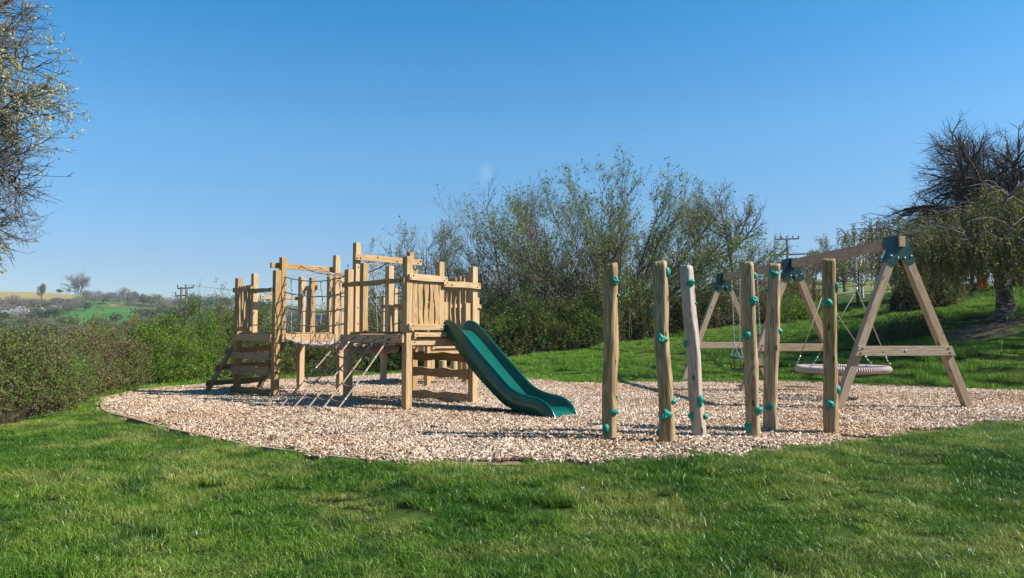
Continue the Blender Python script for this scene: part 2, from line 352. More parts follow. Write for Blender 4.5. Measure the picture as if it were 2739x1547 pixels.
def ground(x, y):
    sc_ = np.isscalar(x); x = np.atleast_1d(np.asarray(x, float)); y = np.atleast_1d(np.asarray(y, float))
    d = rb(np.hypot(x[:, None]-ctl[None, :, 0], y[:, None]-ctl[None, :, 1])); near = d@_w[:_n]+_w[_n]+_w[_n+1]*x+_w[_n+2]*y
    pd = pit_dist(x, y); k = np.clip((pd+.1)/1.8, 0, 1); near = np.where(pd < 3, near*(k*k*(3-2*k)), near)
    near = np.where(pd < .03, -.04, near)
    r = np.hypot(x, y); az = np.arctan2(x, np.maximum(y, 1e-3)); az = np.where(y <= 0, np.sign(x)*1.5, az)
    px = CXP+FPX*np.tan(np.clip(az, -1.15, 1.15))
    i = np.clip(np.searchsorted(AZP, px)-1, 0, len(AZP)-2); u = np.clip((px-AZP[i])/(AZP[i+1]-AZP[i]), 0, 1); u = u*u*(3-2*u)
    j = np.clip(np.searchsorted(RR, r)-1, 0, len(RR)-2); v = np.clip((r-RR[j])/(RR[j+1]-RR[j]), 0, 1)
    o = (OFF[i, j]*(1-u)+OFF[i+1, j]*u)*(1-v)+(OFF[i, j+1]*(1-u)+OFF[i+1, j+1]*u)*v
    far = EYE+o*r*np.cos(np.clip(az, -1.15, 1.15))/FPX
    t = np.clip((r-30)/16, 0, 1); t = t*t*(3-2*t)
    z = near*(1-t)+far*t
    return float(z[0]) if sc_ else z
def gz(x, y): return max(ground(float(x), float(y)), -50)
a_f = np.arange(-44, 44.01, .25); a_b = np.concatenate([np.arange(-180, -44, 5), a_f, np.arange(46, 180, 5)])
rad_ = [.4]
while rad_[-1] < 60: rad_.append(rad_[-1]*1.022+.02)
while rad_[-1] < 4000: rad_.append(rad_[-1]*1.045)
AA, RA = np.meshgrid(np.radians(a_b), np.array(rad_)); X = (RA*np.sin(AA)).ravel(); Y = (RA*np.cos(AA)).ravel(); Z = ground(X, Y)
na, nr = len(a_b), len(rad_); ii = np.arange(nr-1)[:, None]*na; jj = np.arange(na)[None, :]; j2 = (jj+1) % na
q = np.stack([(ii+jj), (ii+j2), (ii+na+j2), (ii+na+jj)], -1).reshape(-1, 4)[:, ::-1]
Vt = np.c_[X, Y, Z]; Vt = np.r_[Vt, [[0, 0, gz(0, .1)]]]; tri = np.stack([np.arange(na), np.full(na, len(Vt)-1), (np.arange(na)+1) % na], -1)[:, ::-1]
def lawn_mat():
    m, n, l, b = mat('lawn_ground', .95, .05)
    a = n.new('ShaderNodeAttribute'); a.attribute_name = 'field'
    g = n.new('ShaderNodeNewGeometry'); f = noise_n(n, l, g.outputs['Position'], 2.2, 6, .7); r = ramp(n, [(.45, .5, .45), (1.25, 1.25, 1.2)], [.3, .7]); l.new(f, r.inputs[0])
    f2 = noise_n(n, l, g.outputs['Position'], .03, 4, .6); r2 = ramp(n, [(.8, .8, .85), (1.2, 1.15, 1.1)], [.35, .65]); l.new(f2, r2.inputs[0])
    c = mixc(n, l, 1.0, a.outputs['Color'], r.outputs[0], 'MULTIPLY'); c = mixc(n, l, 1.0, c, r2.outputs[0], 'MULTIPLY')
    l.new(c, b.inputs['Base Color']); bump(n, l, b, f, .6, .05); return m
M['lawn'] = lawn_mat()
me = arrays_mesh('lawn', Vt, [q, tri], [M['lawn']])
# fields of the far hillside, bare soil under the birch
pxv = CXP+FPX*Vt[:, 0]/np.maximum(Vt[:, 1], .1); dv = np.hypot(Vt[:, 0], Vt[:, 1]); offv = (Vt[:, 2]-EYE)*FPX/np.maximum(Vt[:, 1], .1)
C4 = np.tile(np.array([.045, .075, .018, 1.]), (len(Vt), 1))
farm = (dv > 60) & (Vt[:, 1] > 0)
C4[farm] = (.085, .105, .04, 1)
C4[farm & (offv > 80) & (pxv < 330)] = (.30, .235, .095, 1)              # tan stubble on the ridge
C4[farm & (offv > 82) & (offv < 112) & (pxv > 150) & (pxv > 150+(112-offv)*-2.2) & (offv < 80+(pxv-120)*.30) & (pxv < 330)] = (.075, .145, .045, 1)
C4[farm & (offv > 28) & (offv < 78) & (pxv > 150) & (pxv < 370)] = (.06, .16, .03, 1)
C4[farm & (offv > 20) & (offv < 60) & (pxv > 540) & (pxv < 600)] = (.06, .16, .03, 1)
C4[farm & (pxv > 2000)] = (.16, .18, .07, 1)
soil = (np.abs(Vt[:, 0]-12.4)/1.5)**2+(np.abs(Vt[:, 1]-19.6)/.8)**2 < 1
C4[soil] = (.13, .105, .075, 1)
ca = me.color_attributes.new('field', 'FLOAT_COLOR', 'POINT'); ca.data.foreach_set('color', C4.astype(np.float32).ravel())
lawn = tag(link('ground', me, sm=True), kind='structure')

# bark pit sheet and its timber edging
m_, n_, l_, b_ = mat('chip_bed', .95, .1)
g_ = n_.new('ShaderNodeTexCoord'); f_ = noise_n(n_, l_, g_.outputs['Object'], 22, 6, .75); r_ = ramp(n_, [(.06, .04, .025), (.24, .17, .11), (.42, .33, .25)], [.3, .5, .7])
l_.new(f_, r_.inputs[0]); l_.new(r_.outputs[0], b_.inputs['Base Color']); bump(n_, l_, b_, f_, 1, .03); M['chipbed'] = m_
pm = bpy.data.meshes.new('bark_pit'); pm.from_pydata([(p[0], p[1], .004) for p in PIT], [], [tuple(range(len(PIT)))])
pm.materials.append(M['chipbed']); tag(link('bark_pit', pm), kind='structure')
mb = MB(); n = len(PIT); vs = []; fs = []; gs = []
for i in range(n):
    a, b, c = PIT[i-1], PIT[i], PIT[(i+1) % n]; t = (c-a)/np.linalg.norm(c-a); nrm = np.array([t[1], -t[0]])
    hz = (.05 if b[1] > 12.5 else float(np.interp(b[0], [-4.5, -1.2, -.4], [.05, .03, -.1])))+.004*math.sin(i*.7)
    for s_, z_ in ((-.022, -.12), (-.022, hz), (.022, hz), (.022, -.12)):
        vs.append((b[0]+nrm[0]*s_, b[1]+nrm[1]*s_, z_)); gs.append((z_, s_, i*.3))
for i in range(n):
    for j in range(4): fs.append((4*i+j, 4*i+(j+1) % 4, 4*((i+1) % n)+(j+1) % 4, 4*((i+1) % n)+j))
mb._add(vs, fs, 0, gs)
mb.build('timber_edging', M['edge'], bevel=.003, label='thin bent timber edging board running round the wood chip play pit', cat='edging')

# ------------------------------------------------------------------ scattered ground cover (countless blades and chips)
def hidden_collection(name, meshes):
    c = bpy.data.collections.new(name)
    for i, me in enumerate(meshes): c.objects.link(bpy.data.objects.new(f'{name}_{i}', me))
    return c
def scatter(name, pts, rot, scl, coll, **kw):
    me = bpy.data.meshes.new(name); me.vertices.add(len(pts)); me.vertices.foreach_set('co', np.asarray(pts, np.float32).ravel())
    a = me.attributes.new('rot', 'FLOAT_VECTOR', 'POINT'); a.data.foreach_set('vector', np.asarray(rot, np.float32).ravel())
    a = me.attributes.new('scl', 'FLOAT_VECTOR', 'POINT'); a.data.foreach_set('vector', np.asarray(scl, np.float32).ravel())
    o = tag(link(name, me), **kw)
    g = bpy.data.node_groups.new(name, 'GeometryNodeTree')
    g.interface.new_socket('Geometry', in_out='INPUT', socket_type='NodeSocketGeometry'); g.interface.new_socket('Geometry', in_out='OUTPUT', socket_type='NodeSocketGeometry')
    N, L = g.nodes, g.links; gi = N.new('NodeGroupInput'); go = N.new('NodeGroupOutput'); ip = N.new('GeometryNodeInstanceOnPoints'); ci = N.new('GeometryNodeCollectionInfo')
    ci.inputs['Collection'].default_value = coll; ci.inputs['Separate Children'].default_value = True; ci.inputs['Reset Children'].default_value = True
    def attr(nm_):
        x = N.new('GeometryNodeInputNamedAttribute'); x.data_type = 'FLOAT_VECTOR'; x.inputs['Name'].default_value = nm_; return x.outputs['Attribute']
    L.new(gi.outputs[0], ip.inputs['Points']); L.new(ci.outputs[0], ip.inputs['Instance']); ip.inputs['Pick Instance'].default_value = True
    L.new(attr('rot'), ip.inputs['Rotation']); L.new(attr('scl'), ip.inputs['Scale']); L.new(ip.outputs[0], go.inputs[0])
    md = o.modifiers.new('scatter', 'NODES'); md.node_group = g
    return o
def blade_patch(seed, size, count, h, w, m):
    g = np.random.default_rng(seed); p = g.uniform(-size/2, size/2, (count, 2)); hh = h*g.uniform(.45, 1.25, count); a = g.uniform(0, 6.283, count)
    lean = g.uniform(.2, 1.75, count)*hh; hh = hh/np.sqrt(1+.35*(lean/hh)**2); la = g.uniform(0, 6.283, count); ww = w*g.uniform(.6, 1.3, count)
    dx, dy = np.cos(a)*ww/2, np.sin(a)*ww/2; lx, ly = np.cos(la)*lean, np.sin(la)*lean
    def v(t, wd, zz): return np.stack([p[:, 0]+lx*t**2+dx*wd, p[:, 1]+ly*t**2+dy*wd, hh*zz], -1)
    V = np.stack([v(0, -1, -.15), v(0, 1, -.15), v(.55, .8, .6), v(.55, -.8, .6), v(1, 0, .92)], 1).reshape(-1, 3)
    k = np.arange(count)[:, None]*5
    return arrays_mesh('blades', V, [k+np.array([[0, 1, 2, 3]]), k+np.array([[3, 2, 4]])], [m])
G = np.random.default_rng(11)
def place_patches(step, region, jitter, smin, smax, zoff=-.01):
    x0, x1, y0, y1 = region
    xs, ys = np.meshgrid(np.arange(x0, x1, step), np.arange(y0, y1, step)); P = np.c_[xs.ravel(), ys.ravel()]; P = P+G.uniform(-jitter, jitter, P.shape)*step
    return P
def nz(P, s, off=0): return np.array([noise.noise(Vector((p[0]*s+off, p[1]*s, off))) for p in P])
# near lawn
P_ = place_patches(.235, (-11.5, 11.5, 2.3, 11.5), .5, 1, 1)
ok = (np.abs(P_[:, 0]) < P_[:, 1]*.74+2.6) & (pit_dist(P_[:, 0], P_[:, 1]) > np.where(P_[:, 0] > -1.2, .03, .09))
P_ = P_[ok]; n1 = nz(P_, 1.3); n2 = nz(P_, .45, 7)
s_ = np.clip(.86+.55*n1+.3*n2, .5, 1.5); dd = pit_dist(P_[:, 0], P_[:, 1]); s_ = np.where(dd < .3, np.maximum(s_, .95), s_)
z_ = ground(P_[:, 0], P_[:, 1])
cg = hidden_collection('lawn_blades', [blade_patch(i, .34, 760, .064, .0043, M['grass']) for i in range(8)])
scatter('lawn_grass', np.c_[P_, z_], np.c_[G.uniform(-.1, .1, (len(P_), 2)), G.uniform(0, 6.28, len(P_))], np.c_[np.ones(len(P_))*1.0, np.ones(len(P_))*1.0, s_], cg, kind='stuff')
# longer clumps standing out of the lawn
ok = (G.random(len(P_)) < .16) & (n1 > -.1); Pt = P_[ok]+G.uniform(-.1, .1, (ok.sum(), 2)); 
Pt = Pt[pit_dist(Pt[:, 0], Pt[:, 1]) > .06]
ct = hidden_collection('tuft_blades', [blade_patch(50+i, .16, 90, .115, .0046, M['grass']) for i in range(5)])
scatter('grass_tufts', np.c_[Pt, ground(Pt[:, 0], Pt[:, 1])], np.c_[G.uniform(-.25, .25, (len(Pt), 2)), G.uniform(0, 6.28, len(Pt))], np.c_[np.ones((len(Pt), 2)), G.uniform(.6, 1.1, len(Pt))], ct, kind='stuff')
# the bank behind the pit and the strips beside it
P_ = place_patches(.5, (-12, 27, 9, 40), .5, 1, 1)
dd = pit_dist(P_[:, 0], P_[:, 1])
ok = (np.abs(P_[:, 0]) < P_[:, 1]*.74+1.5) & (dd > .12) & ~((P_[:, 1] < 11.3) & (np.abs(P_[:, 0]) < P_[:, 1]*.74+2.6)) & ~((P_[:, 0] < -2) & (dd > 3.5))
ok &= ((P_[:, 0]-12.4)/1.4)**2+((P_[:, 1]-19.6)/.75)**2 > G.uniform(.6, 1.2, len(P_))
P_ = P_[ok]; n1 = nz(P_, .9); n2 = nz(P_, .35, 3)
cb = hidden_collection('bank_blades', [blade_patch(100+i, .72, 900, .10, .0075, M['bankgrass']) for i in range(6)])
scatter('bank_grass', np.c_[P_, ground(P_[:, 0], P_[:, 1])], np.c_[G.uniform(-.1, .1, (len(P_), 2)), G.uniform(0, 6.28, len(P_))], np.c_[np.ones((len(P_), 2)), np.clip(1+1.3*n1+.8*n2, .35, 2.2)], cb, kind='stuff')
# wood chips
def chip_mat():
    m, n, l, b = mat('wood_chip', .85, .15); g = n.new('ShaderNodeNewGeometry')
    r = ramp(n, [(.11, .068, .04), (.31, .205, .13), (.51, .375, .26), (.64, .51, .385), (.74, .64, .53)], [0, .2, .45, .72, 1])
    f = noise_n(n, l, g.outputs['Position'], .5, 3, .6); m2 = n.new('ShaderNodeMath'); m2.operation = 'MULTIPLY_ADD'; l.new(f, m2.inputs[0]); m2.inputs[1].default_value = .7; m2.inputs[2].default_value = -.35
    ad = n.new('ShaderNodeMath'); ad.operation = 'ADD'; l.new(g.outputs['Random Per Island'], ad.inputs[0]); l.new(m2.outputs[0], ad.inputs[1]); l.new(ad.outputs[0], r.inputs[0])
    cc_ = r.outputs[0]
    pw = noise_n(n, l, g.outputs['Position'], .35, 4, .7); pwr = ramp(n, [(0, 0, 0), (1, 1, 1)], [.46, .62]); l.new(pw, pwr.inputs[0])
    cc_ = mixc(n, l, 1., cc_, mixc(n, l, pwr.outputs[0], (1.02, 1.02, 1.04), (.95, .85, .75)), 'MULTIPLY')
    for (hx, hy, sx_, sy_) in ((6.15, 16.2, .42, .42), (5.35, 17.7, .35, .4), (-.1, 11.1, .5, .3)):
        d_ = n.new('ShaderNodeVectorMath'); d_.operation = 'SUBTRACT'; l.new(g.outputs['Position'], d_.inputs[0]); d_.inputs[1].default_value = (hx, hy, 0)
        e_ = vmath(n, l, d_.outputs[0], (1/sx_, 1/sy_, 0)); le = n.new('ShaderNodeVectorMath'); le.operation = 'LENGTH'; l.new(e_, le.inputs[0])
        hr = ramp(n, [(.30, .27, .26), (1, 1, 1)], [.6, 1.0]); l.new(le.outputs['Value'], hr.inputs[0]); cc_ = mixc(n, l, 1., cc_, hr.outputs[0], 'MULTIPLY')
    f3 = noise_n(n, l, g.outputs['Position'], 90, 2, .6); r3 = ramp(n, [(.72, .7, .68), (1.1, 1.1, 1.1)], [.3, .7]); l.new(f3, r3.inputs[0])
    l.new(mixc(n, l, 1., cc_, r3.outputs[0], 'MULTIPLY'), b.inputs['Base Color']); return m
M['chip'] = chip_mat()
def chip_patch(seed, size, count):
    g = np.random.default_rng(seed); L = g.uniform(.018, .055, count)*g.choice([1, 1, 1.3], count); W = g.uniform(.009, .024, count); T = g.uniform(.002, .006, count)
    sh = g.uniform(.5, 1.2, (count, 4)); cx_ = g.uniform(-size/2, size/2, (count, 2)); cz = g.uniform(.0, .03, count)
    a = g.uniform(0, 6.283, count); tx = g.normal(0, .42, count); ty = g.normal(0, .42, count); bend = g.uniform(-.25, .25, count)*L
    loc = []
    for i, (sx, sy) in enumerate(((-1, -1), (0, -1.1), (1, -1), (1, 1), (0, 1.1), (-1, 1))):
        k = sh[:, i % 4]; zz = -bend*(abs(sx))
        for tz in (-.5, .5): loc.append(np.stack([sx*L/2*k, sy*W/2*sh[:, (i+1) % 4], T*tz+zz], -1))
    V = np.stack(loc, 1)
    ca_, sa_ = np.cos(a)[:, None], np.sin(a)[:, None]
    x, y, z = V[..., 0], V[..., 1], V[..., 2]
    y, z = y*np.cos(tx)[:, None]-z*np.sin(tx)[:, None], y*np.sin(tx)[:, None]+z*np.cos(tx)[:, None]
    x, z = x*np.cos(ty)[:, None]-z*np.sin(ty)[:, None], x*np.sin(ty)[:, None]+z*np.cos(ty)[:, None]
    x, y = x*ca_-y*sa_, x*sa_+y*ca_
    V = np.stack([x+cx_[:, :1], y+cx_[:, 1:], z+cz[:, None]], -1).reshape(-1, 3)
    k = np.arange(count)[:, None]*12
    top = k+np.array([[1, 3, 9, 11]]); top2 = k+np.array([[3, 5, 7, 9]]); bot = k+np.array([[10, 8, 2, 0]]); bot2 = k+np.array([[8, 6, 4, 2]])
    side = [k+np.array([[2*i, 2*((i+1) % 6), 2*((i+1) % 6)+1, 2*i+1]]) for i in range(6)]
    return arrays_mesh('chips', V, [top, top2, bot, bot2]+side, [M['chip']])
P_ = place_patches(.36, (-8, 12, 6.5, 22.5), .35, 1, 1)
dd = pit_dist(P_[:, 0], P_[:, 1]); P_ = P_[dd < -.13]
n1 = nz(P_, .8, 2)
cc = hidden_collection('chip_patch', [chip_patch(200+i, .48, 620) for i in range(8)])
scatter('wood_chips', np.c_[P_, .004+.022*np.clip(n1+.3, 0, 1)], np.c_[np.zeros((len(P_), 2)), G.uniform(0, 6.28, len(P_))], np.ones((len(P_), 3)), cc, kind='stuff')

# ------------------------------------------------------------------ towers
U = Vector((.73, -.683, 0)).normalized(); W = Vector((.683, .73, 0)).normalized(); ZZ = Vector((0, 0, 1))
def at3(o, u, w, z): return Vector((o[0], o[1], 0))+U*u+W*w+ZZ*z
WOODB = [M['pine'], M['bolt']]
def post(parent, o, u, w, z0, z1, s=.115, name='post', m=None, bolts=()):
    mb = MB(); mb.board(at3(o, u, w, z0), at3(o, u, w, z1), s, s, U)
    for (dn, z) in bolts:
        nrm = {'u': U, '-w': -W, 'w': W, '-u': -U}[dn]; mb.bolt(at3(o, u, w, z)+nrm*s/2, nrm)
    return mb.build(name, [m or M['pine'], M['bolt']], parent, .006)
def rail(parent, a, b, h, t, z0, z1, wav=0, bolts=True, name='rail', m=None, nrm=None, label=None, twob=False):
    """a, b 3-D points of the rail's axis in plan, from z0 to z1"""
    a, b = Vector(a), Vector(b); zc = (z0+z1)/2; a.z = b.z = zc
    mb = MB(); mb.board(a, b, z1-z0, t, ZZ, wav=wav, seg=14 if wav else 1)
    if bolts and nrm is not None:
        ax = (b-a).normalized()
        for p in (a+ax*.05, b-ax*.05):
            for k in ((-.22, .22) if twob else (0,)): mb.bolt(p+nrm*t/2+ZZ*(z1-z0)*k+ax*.06*k*2, nrm)
    return mb.build(name, [m or M['pine'], M['bolt']], parent, .006, label=label)
def slats(parent, p0, dirn, length, nrm, z0, z1, n_, w_=.075, seed=1, tops=False):
    mb = MB(); r = random.Random(seed)
    for i in range(n_):
        c = Vector(p0)+dirn*(length*(i+.5)/n_); zt = z1+(r.uniform(0, .05) if tops else 0)
        mb.board(Vector((c.x, c.y, z0)), Vector((c.x, c.y, zt)), w_, .028, dirn, wav=.012, seg=18, seed=seed*31+i)
    return mb.build('slat_panel', M['slat'], parent, .003)
def deck(parent, o, lu, lw, z, n_=11):
    mb = MB()
    for i in range(n_):
        w_ = lw*(i+.5)/n_; mb.board(at3(o, .0, w_, z-.018), at3(o, lu, w_, z-.018), lw/n_-.008, .034, W)
    mb.build('deck', M['deckw'], parent, .003)
PT = .115
# --- tower with the slide
oF = Vector((-2.742, 12.558, 0)); LU, LW = 1.55, 1.4
t2 = thing('play_tower', 'wooden climbing tower that carries the green slide and the rope scramble net', 'play tower', at3(oF, LU/2, LW/2, 0))
post(t2, oF, 0, 0, -.1, 2.26, bolts=[('-w', 1.1)]); post(t2, oF, LU, 0, -.1, 2.37); post(t2, oF, LU, LW, -.1, 2.30); post(t2, oF, 0, LW, -.1, 2.36)
post(t2, oF, .04, PT+.005, 1.04, 2.72, .1, 'gate_post', bolts=[('u', 2.3), ('u', 2.05), ('u', 1.62), ('u', 1.35)])
post(t2, oF, .04, LW-PT-.005, 1.04, 2.65, .1, 'gate_post', bolts=[('u', 2.3), ('u', 1.62)])
a, b = at3(oF, .04+.05+.03, .02, 0), at3(oF, .04+.05+.03, LW+.06, 0)
mb = MB(); a.z = b.z = 2.47; mb.board(a, b, .105, .055, ZZ)
for w_ in (.05, .12, .48, .9, LW-.03, LW+.03): mb.bolt(at3(oF, .15, w_, 2.47+.02*(-1)**int(w_*30)), U, .016)
mb.build('crossbeam', WOODB, t2, .006)
post(t2, oF, .42, .0, 1.2, 2.34, .1, 'baluster_post'); post(t2, oF, 1.10, .0, 1.2, 2.25, .1, 'baluster_post')
mb = MB(); mb.board(at3(oF, -.07, -.078, 1.995), at3(oF, LU+.03, -.078, 1.995), .08, .04, ZZ, wav=.006, seg=22, seed=3)
for u_ in (-.02, .42, 1.10, 1.5): mb.bolt(at3(oF, u_, -.099, 1.99), -W, .015)
mb.build('handrail', WOODB, t2, .006)
mb = MB(); mb.board(at3(oF, -.08, -.085, 1.105), at3(oF, LU+.02, -.085, 1.105), .13, .05, ZZ)
for u_ in (0, .35, .7, 1.1, 1.5): mb.bolt(at3(oF, u_, -.111, 1.12), -W, .015)
mb.build('deck_beam', WOODB, t2, .006)
rail(t2, at3(oF, LU+.085, .06, 0), at3(oF, LU+.085, LW-.06, 0), 0, .05, 1.13, 1.20, name='deck_beam', nrm=U)
rail(t2, at3(oF, LU+.02, .06, 0), at3(oF, LU+.02, LW-.06, 0), 0, .06, 1.0, 1.10, name='deck_beam', nrm=U)
rail(t2, at3(oF, -.085, .06, 0), at3(oF, -.085, LW-.06, 0), 0, .05, 1.05, 1.18, name='deck_beam', nrm=-U)
rail(t2, at3(oF, .06, LW+.085, 0), at3(oF, LU-.06, LW+.085, 0), 0, .05, 1.05, 1.18, name='deck_beam', nrm=-W)
deck(t2, at3(oF, 0, .0, 0), LU, LW, 1.215)
# side towards the slide: slatted panel, opening
post(t2, oF, LU, .66, 1.2, 2.33, .105, 'baluster_post')
rail(t2, at3(oF, LU+.08, -.04, 0), at3(oF, LU+.08, .74, 0), 0, .045, 2.0, 2.095, .004, nrm=U, name='panel_rail', twob=True)
rail(t2, at3(oF, LU+.08, -.04, 0), at3(oF, LU+.08, .68, 0), 0, .045, 1.235, 1.33, nrm=U, name='panel_rail', twob=True)
slats(t2, at3(oF, LU+.042, .06, 0), W, .55, U, 1.235, 2.09, 5, .088, 5)
rail(t2, at3(oF, LU+.082, .66, 0), at3(oF, LU+.082, LW+.08, 0), 0, .045, 1.93, 2.025, .004, nrm=U, name='panel_rail', twob=True)
post(t2, oF, LU-.03, 1.27, 1.2, 1.69, .105, 'short_post', bolts=[('-w', 1.6), ('-w', 1.3)]); post(t2, oF, LU-.03, .79, 1.2, 1.69, .09, 'short_post')
# back panel with scalloped top
rail(t2, at3(oF, .06, LW+.03, 0), at3(oF, LU-.05, LW+.03, 0), 0, .04, 2.0, 2.08, nrm=-W, name='panel_rail')
rail(t2, at3(oF, .06, LW+.03, 0), at3(oF, LU-.05, LW+.03, 0), 0, .04, 1.24, 1.32, nrm=-W, name='panel_rail')
slats(t2, at3(oF, .45, LW-.01, 0), U, LU-.5, W, 1.22, 2.12, 9, .085, 9, True)
for k, (z0, z1) in enumerate(((.72, .85), (.44, .59), (.05, .19))):
    rail(t2, at3(oF, .05, LW-.085, 0), at3(oF, LU-.03, LW-.085, 0), 0, .045, z0, z1, .012, nrm=-W, name='ladder_board', m=M['slat'])
mb = MB(); mb.board(at3(oF, .12, LW-.03, .95), at3(oF, .12, LW-.5, 1.05), .09, .05, ZZ); mb.build('brace', M['pine'], t2, .005); mb = MB(); mb.board(at3(oF, LU-.2, .1, 1.02), at3(oF, LU-.2, LW-.1, 1.02), .09, .06, ZZ); mb.build('brace', M['pine'], t2, .005)
# --- left tower
oA = Vector((-5.40, 14.764, 0)); LU1, LW1 = 1.45, 1.4
t1 = thing('play_tower', 'leftmost wooden climbing tower, with plank rungs up its front', 'play tower', at3(oA, LU1/2, LW1/2, 0))
post(t1, oA, 0, 0, -.1, 2.28); post(t1, oA, LU1, 0, -.1, 2.35); post(t1, oA, LU1, LW1, -.1, 2.40); post(t1, oA, 0, LW1, -.1, 2.39)
post(t1, oA, LU1+.0, PT+.004, 1.04, 2.60, .105, 'gate_post', bolts=[('u', 2.22), ('u', 1.96), ('u', 1.68), ('u', 1.41)])
post(t1, oA, LU1+.0, LW1-PT-.004, 1.04, 2.73, .105, 'gate_post', bolts=[('u', 1.96), ('u', 1.68), ('u', 1.41)])
mb = MB(); mb.board(at3(oA, LU1-.09, -.08, 2.45), at3(oA, LU1-.09, LW1+.02, 2.45), .1, .055, ZZ)
for w_ in (.0, .5, .87, LW1-.1): mb.bolt(at3(oA, LU1-.06, w_, 2.44), U, .016)
mb.build('crossbeam', WOODB, t1, .006)
post(t1, oA, .62, 0, 1.2, 2.34, .1, 'baluster_post')
rail(t1, at3(oA, -.06, -.08, 0), at3(oA, .66, -.08, 0), 0, .045, 2.0, 2.09, .003, nrm=-W, name='panel_rail', twob=True)
rail(t1, at3(oA, -.06, -.08, 0), at3(oA, .66, -.08, 0), 0, .045, 1.235, 1.32, nrm=-W, name='panel_rail', twob=True)
slats(t1, at3(oA, .06, -.042, 0), U, .5, W, 1.235, 2.12, 5, .062, 21)
rail(t1, at3(oA, .56, -.085, 0), at3(oA, LU1-.0, -.085, 0), 0, .04, 1.955, 2.035, .007, nrm=-W, name='handrail', twob=True)
rail(t1, at3(oA, -.06, -.085, 0), at3(oA, LU1-.0, -.085, 0), 0, .05, 1.05, 1.18, nrm=-W, name='deck_beam', twob=True)
rail(t1, at3(oA, LU1+.085, .06, 0), at3(oA, LU1+.085, LW1-.06, 0), 0, .05, 1.04, 1.18, nrm=U, name='deck_beam')
rail(t1, at3(oA, -.085, .06, 0), at3(oA, -.085, LW1-.06, 0), 0, .05, 1.05, 1.18, nrm=-U, name='deck_beam')
rail(t1, at3(oA, .06, LW1+.085, 0), at3(oA, LU1-.06, LW1+.085, 0), 0, .05, 1.05, 1.18, nrm=-W, name='deck_beam')
deck(t1, oA, LU1, LW1, 1.215)
for z0, z1 in ((.70, .83), (.42, .57), (.05, .17)):
    rail(t1, at3(oA, -.05, -.08, 0), at3(oA, LU1-.07, -.08, 0), 0, .045, z0, z1, .011, nrm=-W, name='ladder_board', m=M['deckw'], twob=True)
rail(t1, at3(oA, -.08, .5, 0), at3(oA, -.08, LW1+.03, 0), 0, .04, 1.9, 1.97, .004, nrm=U, name='handrail')
post(t1, oA, .40, LW1, 1.2, 2.35, .1, 'baluster_post', bolts=[('-w', 2.0), ('-w', 1.4)]); post(t1, oA, 1.06, LW1, 1.2, 2.41, .1, 'baluster_post', bolts=[('-w', 2.0), ('-w', 1.4), ('-w', 1.7)])
rail(t1, at3(oA, .0, LW1+.075, 0), at3(oA, .5, LW1+.075, 0), 0, .04, 2.1, 2.2, nrm=-W, name='panel_rail')
mb = MB(); mb.board(at3(oA, .2, LW1+.04, 1.2), at3(oA, .2, LW1+.04, 2.14), .12, .03, U); mb.board(at3(oA, .315, LW1+.04, 1.2), at3(oA, .315, LW1+.04, 2.12), .09, .03, U)
mb.build('back_board', M['slat'], t1, .004)
rail(t1, at3(oA, 1.0, LW1+.075, 0), at3(oA, LU1, LW1+.075, 0), 0, .04, 2.1, 2.2, nrm=-W, name='panel_rail')
# sloping ladder against the left tower
f1, f2 = Vector((-6.13, 15.0, -.05)), Vector((-5.37, 15.79, -.05)); g1, g2 = at3(oA, -.02, -.0, 1.0)-U*.1, at3(oA, -.02, 1.12, 1.08)-U*.1
ld = thing('wooden_ladder', 'short sloping plank ladder leaning on the left side of the leftmost tower', 'ladder', (f1+f2)/2)
for a, b in ((f1, g1), (f2, g2)):
    mb = MB(); mb.board(a, b, .11, .06, U); mb.build('stringer', M['deckw'], ld, .005)
for t in (.2, .5, .8):
    a, b = f1.lerp(g1, t)+Vector((0, 0, .05)), f2.lerp(g2, t)+Vector((0, 0, .05)); mb = MB(); mb.board(a-(b-a)*.08, b+(b-a)*.08, .11, .04, U*.5+ZZ, wav=.008, seg=14); mb.build('ladder_rung', M['deckw'], ld, .004)
# --- rear tower
oJ = Vector((-3.05, 17.82, 0)); LU3, LW3 = 1.6, 1.5
t3 = thing('play_tower', 'lower wooden tower in the background, seen between the two front towers', 'play tower', at3(oJ, LU3/2, LW3/2, 0))
post(t3, oJ, 0, 0, -.1, 2.1); post(t3, oJ, LU3, 0, -.1, 1.91, bolts=[('-w', .9), ('-w', .8), ('-w', .7)]); post(t3, oJ, LU3, LW3, -.1, 2.05); post(t3, oJ, 0, LW3, -.1, 1.9)
rail(t3, at3(oJ, LU3+.08, -.04, 0), at3(oJ, LU3+.08, LW3+.08, 0), 0, .045, 1.79, 1.88, .004, nrm=U, name='handrail', twob=True)
rail(t3, at3(oJ, 0, -.08, 0), at3(oJ, LU3, -.08, 0), 0, .045, 1.79, 1.88, .004, nrm=-W, name='handrail')
rail(t3, at3(oJ, LU3+.085, .06, 0), at3(oJ, LU3+.085, LW3-.06, 0), 0, .05, .86, .97, nrm=U, name='deck_beam')
rail(t3, at3(oJ, LU3+.03, .06, 0), at3(oJ, LU3+.03, LW3-.06, 0), 0, .05, .74, .84, nrm=U, name='deck_beam')
rail(t3, at3(oJ, .0, -.085, 0), at3(oJ, LU3, -.085, 0), 0, .05, .8, .97, nrm=-W, name='deck_beam')
post(t3, oJ, .42, 0, 1.0, 2.25, .1, 'baluster_post'); post(t3, oJ, .72, 0, 1.0, 2.0, .1, 'baluster_post')
deck(t3, oJ, LU3, LW3, 1.0)
